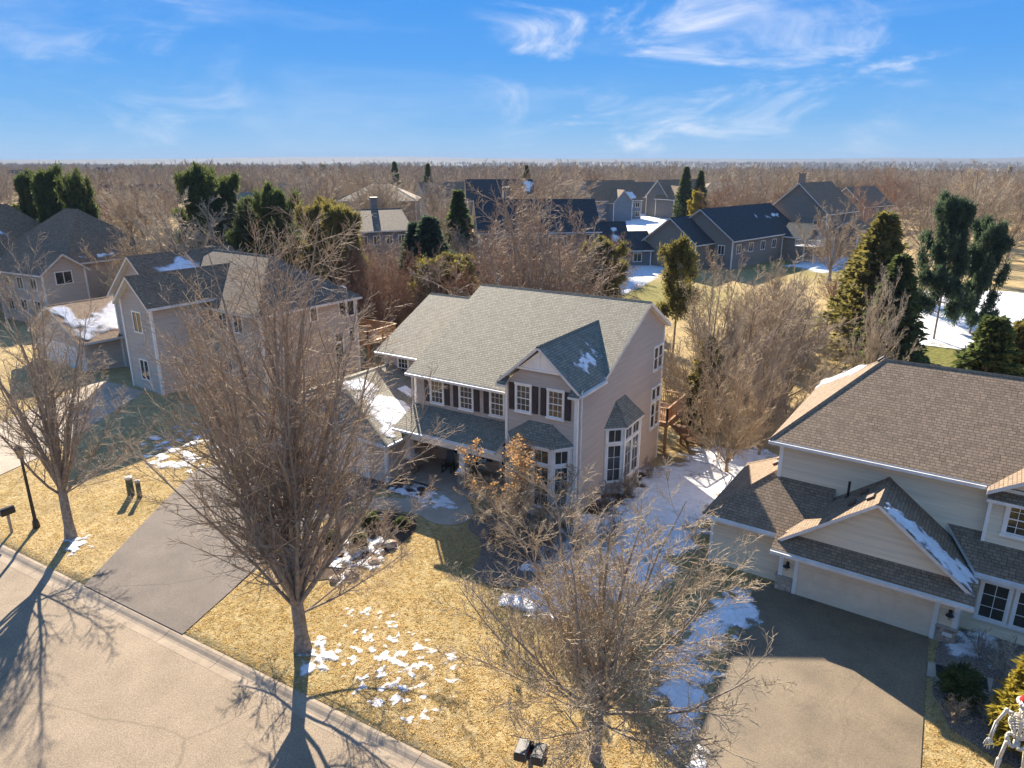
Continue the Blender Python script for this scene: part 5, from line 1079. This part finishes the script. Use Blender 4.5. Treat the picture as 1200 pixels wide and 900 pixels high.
# golden evergreen and low shrubs by the right-hand house
place(GOLD, 4.5, 23.0, 4.0, .3, 'golden_evergreen', 'yellow-green evergreen beside the giant skeleton', cat='shrub', cmat=NEEDG)
place(DBUSH, 2.6, 24.6, .9, .3, 'evergreen_shrub', 'low dark evergreen shrub by the concrete slab', cat='shrub')
p = gnd(1040, 425); place(DBUSH, p.x, p.y, 2.0, .3, 'evergreen_shrub', 'rounded clipped dark evergreen behind the brown roof ridge', cat='shrub', cmat=NEED2)
for k, (x, y, H, cm, lb) in enumerate((
    (2.5, 23.4, 1.0, TW2, 'tan dry shrub in the rock bed at the driveway edge'), (3.6, 23.9, 1.1, TW1, 'brown dry shrub in front of the golden evergreen'), (4.0, 26.4, 1.7, TW5, 'pale bare shrub by the concrete slab'), (3.2, 27.4, 1.2, TW4, 'thin grey bare shrub below the ground-floor windows'),
    (-13.4, 27.2, 1.8, TW3, 'rusty bare shrub at the front corner of the taupe house'), (-12.9, 30.3, 1.9, TW3, 'rusty bare shrub along the side wall before the side bay'), (-12.8, 33.2, 1.7, TW1, 'brown bare shrub under the side bay window'), (-13.0, 36.6, 1.5, TW1, 'brown bare shrub past the side bay window'),
    (-13.4, 24.9, 1.6, TW3, 'rusty bare shrub in the river-rock bed'), (-14.3, 26.2, 1.7, TW2, 'tan bare shrub beside the ornamental tree'), (-17.6, 27.6, 1.3, TW1, 'brown bare shrub left of the bay window'), (-12.4, 25.9, 1.5, TW1, 'brown bare shrub at the outer edge of the rock bed'), (-11.6, 27.9, 1.6, TW3, 'rusty bare shrub standing in side-yard snow'),
    (-16.3, 24.9, .8, LEAFD, 'small orange-brown shrub at the lawn edge'),
    (-22.0, 24.2, 1.1, TW4, 'grey bare shrub beside the front walk'), (-22.6, 22.2, 1.2, TW4, 'grey bare shrub halfway along the driveway bed'), (-21.3, 22.9, 1.0, TW1, 'brown bare shrub in the shaded bed by the lawn'), (-21.2, 20.6, 1.1, TW4, 'grey bare shrub near the street end of the shaded bed'), (-22.9, 19.6, 1.2, TW1, 'brown bare shrub at the street end of the driveway bed'), (-23.4, 27.5, .8, TW1, 'low brown shrub before the porch'))):
    place(SH[k % 2], x, y, H, rnd.random()*6, 'bare_shrub', lb, cat='shrub', cmat=cm, wide=1.15)
for k, (x, y, H) in enumerate(((-22.4, 23.1, .6), (-21.6, 21.5, .55), (-22.7, 20.9, .6), (-20.9, 23.8, .5))):
    place(DBUSH, x, y, H, k, 'evergreen_shrub', 'low dark evergreen shrub in the shaded bed along the driveway', group='evergreens in the driveway bed', cat='shrub')
# undergrowth behind the houses
for i in range(34):
    px = rnd.uniform(780, 1010); D = rnd.uniform(46, 66); p = at(px, 400, D)
    place(SH[i % 2], p.x, p.y, rnd.uniform(1.4, 3.2), rnd.random()*6, 'bare_shrub', 'bare brush thicket plant in the overgrown strip behind the two front houses', group='brush behind the two front houses', cat='shrub', cmat=rnd.choice([TW1, TW2, TW4, TW5]), wide=1.3)
for i in range(46):
    px = rnd.uniform(400, 700); D = rnd.uniform(52, 78); p = at(px, 400, D)
    place(SH[i % 2], p.x, p.y, rnd.uniform(1.6, 3.6), rnd.random()*6, 'bare_shrub', 'rusty bare brush growing in the wooded strip behind the taupe house', group='brush behind the taupe house', cat='shrub', cmat=rnd.choice([TW1, TW3, TW2]), wide=1.2)
# bare trees among the back houses
hp = [Vector((o.location.x, o.location.y, 0)) for o in bpy.data.objects if o.name.startswith('suburban_house')]
n = 0; tries = 0
while n < 172 and tries < 5000:
    tries += 1; px = rnd.uniform(-90, 1290); D = 95+ (rnd.random()**.8)*190; p = at(px, 230, D)
    if any((Vector((p.x, p.y, 0))-q).length < 14+rnd.random()*4 for q in hp): continue
    if 690 < px < 815 and D < 240 and rnd.random() < .85: continue
    if 590 < px < 1010 and D < 152: continue
    if px > 1010 and 95 < D < 130: continue
    H = rnd.uniform(10.5, 15.5) if px > 860 or D > 160 else rnd.uniform(7, 11)
    if px < 340 and D < 170: H *= .8
    v = rnd.choice(B+B+Bc); c = rnd.choice([(TW1, 'brown'), (TW3, 'reddish'), (TW2, 'tan'), (TW2, 'tan'), (TW4, 'grey'), (TW5, 'pale')])
    place(v, p.x, p.y, H, rnd.random()*6, 'bare_tree', 'leafless %s tree in the bare woods around the back houses' % c[1], group='leafless %s trees around the back houses' % c[1], cmat=c[0], wide=rnd.uniform(.95, 1.35)); n += 1
for i in range(46):
    px = rnd.uniform(330, 745); D = rnd.uniform(74, 112); p = at(px, 230, D)
    place(rnd.choice(Bc+B), p.x, p.y, rnd.uniform(5.0, 8.6), rnd.random()*6, 'bare_tree', 'low rusty leafless tree filling the strip between the taupe house and the back houses', group='low trees in the strip behind the taupe house', cmat=rnd.choice([TW1, TW3, TW3, TW2]), wide=rnd.uniform(1.0, 1.4))
for i in range(26):
    px = rnd.uniform(110, 420); D = rnd.uniform(84, 102); p = at(px, 230, D)
    if any((Vector((p.x, p.y, 0))-q).length < 16 for q in hp): continue
    place(rnd.choice(Bc+B), p.x, p.y, rnd.uniform(5.5, 9), rnd.random()*6, 'bare_tree', 'leafless tan tree in the strip behind the beige neighbour house', group='leafless trees behind the beige house', cmat=rnd.choice([TW5, TW2]), wide=rnd.uniform(1.0, 1.3))
for i in range(16):
    px = rnd.uniform(815, 1000); D = rnd.uniform(66, 100); p = at(px, 230, D)
    if any((Vector((p.x, p.y, 0))-q).length < 17 for q in hp): continue
    place(rnd.choice(Bc+B), p.x, p.y, rnd.uniform(3.0, 5.5), rnd.random()*6, 'bare_tree', 'leafless brown tree or tall brush on the yellow lawn behind the sand-coloured house', group='trees on the lawn behind the sand house', cmat=rnd.choice([TW1, TW2, TW3, TW4]), wide=rnd.uniform(1.0, 1.3))
# woods out to the horizon, one mass
FT = bare(301, 11, 2, .18, 7, (8, 58), 7, 8, 0, .05, wob=.15, up1=.06); FC = spruce(302, 9, 2.2, nb=60, nd=8, bl=.9, bw=.3, dens=1)
def scatter(name, P, H, v, mats, seed):
    rs = np.random.default_rng(seed)
    src = place(v, float(P[0, 0]), float(P[0, 1]), float(H[0]), 0, name.replace('woods', 'tree'), 'lone ' + {'e': 'dark evergreen', 'b': 'leafless brown', 'r': 'leafless reddish', 'g': 'tall leafless grey', 't': 'leafless tan'}[name[8]] + ' tree at the near edge of the distant woods', cmat=mats[1], tmat=mats[0])
    me = bpy.data.meshes.new(name); P = P[1:]; H = H[1:]; me.from_pydata(P.tolist(), [], [])
    a = me.attributes.new('sc', 'FLOAT', 'POINT'); a.data.foreach_set('value', (H/v['H']).astype(np.float32)); a = me.attributes.new('rz', 'FLOAT', 'POINT'); a.data.foreach_set('value', (rs.random(len(P))*6.28).astype(np.float32))
    ob = bpy.data.objects.new(name, me); COL.objects.link(ob)
    g = bpy.data.node_groups.new(name, 'GeometryNodeTree'); g.interface.new_socket('Geometry', in_out='INPUT', socket_type='NodeSocketGeometry'); g.interface.new_socket('Geometry', in_out='OUTPUT', socket_type='NodeSocketGeometry')
    gi = g.nodes.new('NodeGroupInput'); go = g.nodes.new('NodeGroupOutput'); jn = g.nodes.new('GeometryNodeJoinGeometry')
    sc_ = g.nodes.new('GeometryNodeInputNamedAttribute'); sc_.data_type = 'FLOAT'; sc_.inputs['Name'].default_value = 'sc'
    rz_ = g.nodes.new('GeometryNodeInputNamedAttribute'); rz_.data_type = 'FLOAT'; rz_.inputs['Name'].default_value = 'rz'
    cx = g.nodes.new('ShaderNodeCombineXYZ'); g.links.new(rz_.outputs[0], cx.inputs[2])
    for ch in src.children:
        oi = g.nodes.new('GeometryNodeObjectInfo'); oi.inputs['Object'].default_value = ch; oi.inputs['As Instance'].default_value = True; oi.transform_space = 'ORIGINAL'
        ip = g.nodes.new('GeometryNodeInstanceOnPoints'); g.links.new(gi.outputs[0], ip.inputs['Points']); g.links.new(oi.outputs['Geometry'], ip.inputs['Instance'])
        g.links.new(sc_.outputs[0], ip.inputs['Scale']); g.links.new(cx.outputs[0], ip.inputs['Rotation']); g.links.new(ip.outputs[0], jn.inputs[0])
    g.links.new(jn.outputs[0], go.inputs[0]); md = ob.modifiers.new('scatter', 'NODES'); md.node_group = g
    return tag(ob, kind='stuff')
rs = np.random.default_rng(77)
def ring(n, d0, d1, p):
    D = d0+(d1-d0)*rs.random(n)**p; ang = YAW+np.radians((rs.random(n)-.5)*100); x = -np.sin(ang)*D; y = np.cos(ang)*D; return x, y, D
for nm, cnt, v, mats, thr in (('distant_bare_woods', 6000, FT, (BARK, TW1), .40), ('distant_red_woods', 3500, FT, (BARK, TW3), .45), ('distant_tan_woods', 7000, FT, (BARKL, TW2), .42), ('distant_evergreen_woods', 2600, FC, (BARK, NEED), .52)):
    x, y, D = ring(cnt, 380, 4200, 1.25); k = fbm(x/260, y/260, hash(nm) % 7+3 if False else len(nm), 3) > thr; x, y = x[k], y[k]
    o_ = np.argsort(np.hypot(x, y)); x, y = x[o_], y[o_]
    H = (6+9*rs.random(len(x)))*(.75+.5*fbm(x/120, y/120, 4, 2)); scatter(nm, np.stack([x, y, terrain(x, y)], -1), H, v, mats, 5)
x, y, D = ring(330, 250, 420, 1.0); kk = np.array([not any((Vector((a_, b_, 0))-q).length < 16 for q in hp) for a_, b_ in zip(x, y)]); x, y = x[kk], y[kk]; o_ = np.argsort(np.hypot(x, y)); x, y = x[o_], y[o_]
scatter('distant_grey_woods', np.stack([x, y, terrain(x, y)], -1), 10+5*rs.random(len(x)), B[1], (BARKL, TW4), 9)
# far houses in the valley
for i in range(26):
    px = rnd.uniform(0, 1200); D = rnd.uniform(420, 1500); p = at(px, 200, D)
    h = House('suburban_house', (p.x, p.y, tz(p.x, p.y)+1.5), rnd.random()*3, 'tiny distant house among the hazy woods near the horizon', group='distant houses near the horizon')
    block(h, -9, 9, -5, 5, -4, 5.5, 9.5, 'gx', rnd.choice([SD_TANF, SD_GREY, TRIM]), rnd.choice([SH_BROWN, SH_TAN, SH_DARK]))

# ------------------------------------------------------------------ street furniture
def arch_box(m_, cx, cy, w, l, h, z, mi=0, k=8):
    """mailbox: arched tunnel along y"""
    prof = [(-w/2, 0), (w/2, 0)]+[(w/2*math.cos(a), h-w/2+w/2*math.sin(a)) for a in np.linspace(0, math.pi, k)]
    n = len(prof); v = [(cx+x, cy-l/2, z+q) for x, q in prof]+[(cx+x, cy+l/2, z+q) for x, q in prof]
    m_.add(v, [(i, (i+1) % n, n+(i+1) % n, n+i) for i in range(n)]+[tuple(range(n))[::-1], tuple(range(n, 2*n))], mi)
WOODG = pmat('post_wood', (.22, .17, .12), (.14, .105, .075), rough=.9, scale=5)
BOXG = pmat('mailbox_grey', (.12, .125, .125), (.09, .094, .095), rough=.45, scale=6, spec=.5)
p = onz(622, 882, 1.22); t = empty('mailbox_post', (p.x, p.y, tz(p.x, p.y)), .25, 'twin grey mailboxes on one post at the lawn edge', 'mailbox')
m_ = MB(); m_.box(-.06, .06, -.06, .06, -.2, 1.0); m_.build('post', WOODG, t)
m_ = MB(); m_.box(-.48, .48, -.12, .12, 1.0, 1.05); m_.build('crossbar', WOODG, t)
for sx in (-.25, .25):
    m_ = MB(); m_.box(sx-.19, sx+.19, -.28, .28, 1.052, 1.30)
    m_.add([(sx-.19, -.28, 1.30), (sx+.19, -.28, 1.30), (sx+.15, -.28, 1.36), (sx-.15, -.28, 1.36), (sx-.19, .28, 1.30), (sx+.19, .28, 1.30), (sx+.15, .28, 1.36), (sx-.15, .28, 1.36)], [(0, 1, 2, 3), (5, 4, 7, 6), (1, 5, 6, 2), (4, 0, 3, 7), (3, 2, 6, 7)])
    b = m_.build('mailbox', BOXG, t); m_ = MB(); m_.box(sx-.16, sx+.16, -.295, -.28, 1.08, 1.32); m_.build('door', METAL, b)
    m_ = MB(); m_.box(sx+.19, sx+.205, -.1, .08, 1.2, 1.25); m_.build('flag', RED, b)
m_ = MB(); m_.box(-.045, .045, -.1, .26, 1.06, 1.22); m_.box(-.05, .05, .1, .2, 1.22, 1.42); m_.build('paper_tube', METAL, t)
p = gnd(14, 624); t = empty('mailbox_post', (p.x, p.y, tz(p.x, p.y)), .0, 'black mailbox on a single wooden post by the lamp', 'mailbox')
m_ = MB(); m_.box(-.05, .05, -.05, .05, -.2, 1.02); m_.build('post', pmat('post_pale', (.42, .36, .28), (.3, .25, .19), rough=.9, scale=5), t); m_ = MB(); m_.box(-.16, .16, -.3, .3, 1.02, 1.05); m_.build('shelf', METAL, t)
m_ = MB(); arch_box(m_, -.0, 0, .3, .62, .34, 1.052); m_.build('mailbox', METAL, t); m_ = MB(); m_.box(-.13, .13, -.33, -.31, 1.07, 1.3); m_.build('door', BOXG, t)
p = gnd(43, 618); t = empty('street_lamp', (p.x, p.y, tz(p.x, p.y)), 0, 'slim dark street lamp post with a lantern beside the boulevard tree', 'street lamp')
m_ = MB(); m_.tube((0, 0, 0), (0, 0, .35), .17, .14, 12); m_.tube((0, 0, .35), (0, 0, .5), .14, .085, 12); m_.build('base', METAL, t)
m_ = MB(); m_.tube((0, 0, .5), (0, 0, 3.7), .085, .06, 10); m_.build('pole', METAL, t)
m_ = MB(); m_.tube((0, 0, 3.7), (0, 0, 3.82), .06, .16, 10); m_.tube((0, 0, 4.25), (0, 0, 4.42), .26, .06, 10); m_.build('lantern_frame', METAL, t)
m_ = MB(); m_.tube((0, 0, 3.82), (0, 0, 4.25), .14, .22, 10); m_.build('lantern_glass', MATS['lantern_glass'], t)
# utility boxes on the grass island
PED = pmat('pedestal_green', (.10, .11, .07), (.07, .08, .05), rough=.6, scale=5); PEDW = pmat('pedestal_cap', (.62, .55, .45), (.5, .44, .36), rough=.6, scale=5)
for (px, py, h, r, lb) in ((154, 580, 1.1, .19, 'wider green utility pedestal with a pale cap on the grass island'), (164, 583, 1.05, .13, 'narrow utility pedestal with a pale cap beside the wider one')):
    p = gnd(px, py); t = empty('utility_pedestal', (p.x, p.y, tz(p.x, p.y)), .3, lb, 'utility box'); m_ = MB(); m_.tube((0, 0, -.1), (0, 0, h-.14), r, r*.92, 12); m_.build('casing', PED, t)
    m_ = MB(); m_.tube((0, 0, h-.14), (0, 0, h-.04), r*1.12, r*1.08, 12); m_.tube((0, 0, h-.04), (0, 0, h), r*1.08, r*.6, 12); m_.build('cap', PEDW, t)
# landscape boulders
for i, (x, y, s) in enumerate(((-20.3, 19.6, .35), (-20.1, 20.8, .28), (-20.4, 22.3, .32), (-20.6, 18.9, .25), (-14.0, 22.4, .26), (-13.2, 22.9, .22))):
    bm = bmesh.new(); bmesh.ops.create_icosphere(bm, subdivisions=2, radius=s); r_ = random.Random(i)
    for v in bm.verts: v.co *= 1+r_.uniform(-.16, .16); v.co.z *= .65
    me = bpy.data.meshes.new('boulder'); bm.to_mesh(me); bm.free(); me.materials.append(STONE); o = bpy.data.objects.new('boulder', me); COL.objects.link(o); o.location = (x, y, tz(x, y)+s*.25)
    tag(o, 'tan landscape boulder edging the shaded driveway bed' if i < 4 else 'tan boulder at the front of the river-rock bed', 'boulder', 'boulders edging the driveway bed' if i < 4 else 'boulders in the river-rock bed')
# giant skeleton
p = onz(1196, 853, 2.25); t = empty('skeleton_figure', (p.x, p.y, tz(p.x, p.y)), R(-10), 'giant white plastic skeleton wearing a red and white hat by the golden evergreen', 'skeleton'); t.scale = (.84, .84, .84)
sp = lambda *a: [Vector(p) for p in a]
m_ = MB(); S_ = [(0, .06, 1.85), (0, .10, 2.1), (0, .08, 2.4), (0, .02, 2.75), (0, 0, 3.0), (0, .02, 3.15)]
for i in range(len(S_)-1):
    a, b = Vector(S_[i]), Vector(S_[i+1])
    for k in range(3): p0 = a.lerp(b, k/3+.03); p1 = a.lerp(b, (k+1)/3-.04); m_.tube(p0, p1, .065, .055, 8)
m_.build('spine', BONE, t, smooth=True)
m_ = MB()
for j in range(8):
    z = 2.88-j*.085; w_ = .20+.16*math.sin(math.pi*min(1, (j+1.5)/8)); d_ = .16+.10*math.sin(math.pi*min(1, (j+1)/8))
    for s in (-1, 1):
        pts = [Vector((s*w_*math.sin(a), -.08-d_*math.cos(a)*1.0+.10, z-.10*(1-a/math.pi)*1.2)) for a in np.linspace(.25, math.pi-.15, 7)]
        m_.path(pts, .024, 5)
m_.build('rib_cage', BONE, t, smooth=True)
m_ = MB(); m_.add([(-.05, -.2, 2.85), (.05, -.2, 2.85), (.035, -.22, 2.4), (-.035, -.22, 2.4), (-.05, -.16, 2.85), (.05, -.16, 2.85), (.035, -.18, 2.4), (-.035, -.18, 2.4)], [(0, 1, 2, 3), (5, 4, 7, 6), (0, 4, 5, 1), (2, 6, 7, 3), (1, 5, 6, 2), (4, 0, 3, 7)]); m_.build('breastbone', BONE, t)
m_ = MB()
for s in (-1, 1):
    m_.path(sp((s*.06, .1, 1.95), (s*.22, .1, 2.06), (s*.30, .02, 1.98), (s*.27, -.08, 1.85), (s*.14, -.12, 1.72), (s*.05, -.1, 1.70), (s*.05, .08, 1.86)), .06, 7)
m_.build('pelvis', BONE, t, smooth=True)
m_ = MB()
for s in (-1, 1): m_.path(sp((s*.03, -.16, 2.9), (s*.25, -.1, 2.96), (s*.46, .0, 2.93)), .035, 6); m_.path(sp((s*.44, .03, 2.92), (s*.2, .16, 2.82), (s*.26, .14, 2.5), (s*.44, .03, 2.92)), .03, 5)
m_.build('collar_bone', BONE, t, smooth=True)
arms = {1: [(.47, .0, 2.92), (.74, -.02, 2.42), (1.02, -.3, 2.0), (1.12, -.42, 1.9)], -1: [(-.47, 0, 2.92), (-.66, .0, 2.3), (-.72, -.28, 1.75), (-.73, -.34, 1.62)]}
for s, q in arms.items():
    q = sp(*q); m_ = MB(); m_.tube(q[0], q[1], .055, .045, 8); m_.ell(q[0], (.08, .08, .08), 8, 6); m_.ell(q[1], (.065, .065, .065), 8, 6); m_.tube(q[1]+Vector((.03, 0, 0)), q[2]+Vector((.03, 0, 0)), .032, .028, 6); m_.tube(q[1]-Vector((.03, 0, 0)), q[2]-Vector((.03, 0, 0)), .03, .026, 6); m_.ell(q[2], (.055, .055, .05), 8, 6)
    m_.build('arm', BONE, t, smooth=True); h_ = MB(); d = (q[3]-q[2]).normalized(); side = d.cross(Vector((0, 0, 1))).normalized(); dn = Vector((0, 0, -1))
    for i in range(5):
        off_ = side*(i-2)*.05; ln = (.26, .34, .37, .35, .28)[i] if i else .22; st = q[2]+off_*.6; dd = (d+side*(i-2)*.16+(side*-.5 if i == 0 else Vector())).normalized()
        k1 = st+dd*ln*.4; k2 = k1+(dd+dn*.35).normalized()*ln*.35; k3 = k2+(dd+dn*.9).normalized()*ln*.25; h_.path([st, k1, k2, k3], [.02, .02, .017, .012], 5)
    h_.build('hand', BONE, t, smooth=True)
for s in (-1, 1):
    hip = Vector((s*.26, 0, 1.82)); kn = Vector((s*.34, -.10, .98)); an = Vector((s*.36, .05, .12)); m_ = MB(); m_.ell(hip, (.085, .085, .085), 8, 6); m_.tube(hip, kn, .06, .055, 8); m_.ell(kn, (.085, .09, .085), 8, 6); m_.tube(kn+Vector((s*-.02, 0, 0)), an+Vector((s*-.02, 0, 0)), .05, .04, 8); m_.tube(kn+Vector((s*.06, .03, -.05)), an+Vector((s*.05, .02, 0)), .025, .022, 6); m_.ell(an, (.06, .06, .06), 8, 6)
    m_.build('leg', BONE, t, smooth=True); f_ = MB(); f_.ell(an+Vector((0, .09, -.06)), (.06, .08, .055), 8, 6)
    for i in range(5): f_.path([an+Vector(((i-2)*.015, 0, -.04)), an+Vector(((i-2)*.04, -.2, -.06)), an+Vector(((i-2)*.048, -.36, -.1))], [.025, .022, .014], 5)
    f_.build('foot', BONE, t, smooth=True)
bm = bmesh.new(); bmesh.ops.create_uvsphere(bm, u_segments=24, v_segments=18, radius=1)
for v in bm.verts:
    c = v.co.copy(); v.co = Vector((c.x*.20, c.y*.25, c.z*.23))
    for s in (-1, 1):
        d = (Vector((c.x-s*.42, 0, c.z+.05)).length)
        if c.y < -.4 and d < .33: v.co.y += .10*(1-d/.33)+.02
    if c.y < -.5 and abs(c.x) < .18 and -.5 < c.z < -.22: v.co.y += .05
    if c.z < -.45: v.co.x *= .72; v.co.y *= .9
me = bpy.data.meshes.new('skull'); bm.to_mesh(me); bm.free(); me.materials.append(BONE); o = bpy.data.objects.new('skull', me); COL.objects.link(o); o.parent = t; o.location = (0, -.04, 3.40)
m_ = MB(); m_.path([Vector((.14*math.sin(a), -.02-.2*math.cos(a), 3.19+.0*a)) for a in np.linspace(-1.3, 1.3, 8)], .045, 6); m_.build('jaw', BONE, t, smooth=True)
m_ = MB(); rr = [(.245, 3.50), (.22, 3.62), (.15, 3.76), (.07, 3.86)]
for (a, b), of in zip(zip(rr[:-1], rr[1:]), (0, .03, .10)): m_.tube((of, 0, a[1]), (of+.05, .02, b[1]), a[0], b[0], 14)
h_ = m_.build('hat', RED, t, smooth=True); m_ = MB()
for i in range(16):
    a = i*2*math.pi/16; b = (i+1)*2*math.pi/16; m_.tube((.25*math.cos(a), .27*math.sin(a)-.02, 3.50), (.25*math.cos(b), .27*math.sin(b)-.02, 3.50), .055, k=6)
m_.build('hat_brim', WFUR, h_, smooth=True); m_ = MB(); m_.ell((.24, .03, 3.8), (.09, .09, .09), 10, 8); m_.build('bobble', WFUR, h_, smooth=True)

# ------------------------------------------------------------------ air
m, ht, b = newmat('thin_haze'); ht.nodes.remove(b); out = [n for n in ht.nodes if n.type == 'OUTPUT_MATERIAL'][0]
pv = N(ht, 'ShaderNodeVolumePrincipled'); pv.inputs['Color'].default_value = (.30, .44, .64, 1); pv.inputs['Density'].default_value = .00013; pv.inputs['Anisotropy'].default_value = 0; L(ht, pv.outputs[0], out.inputs['Volume'])
mb = MB(); mb.box(-10500, 10500, -900, 11500, -60, 80); o = mb.build('haze', m); tag(o, kind='stuff')
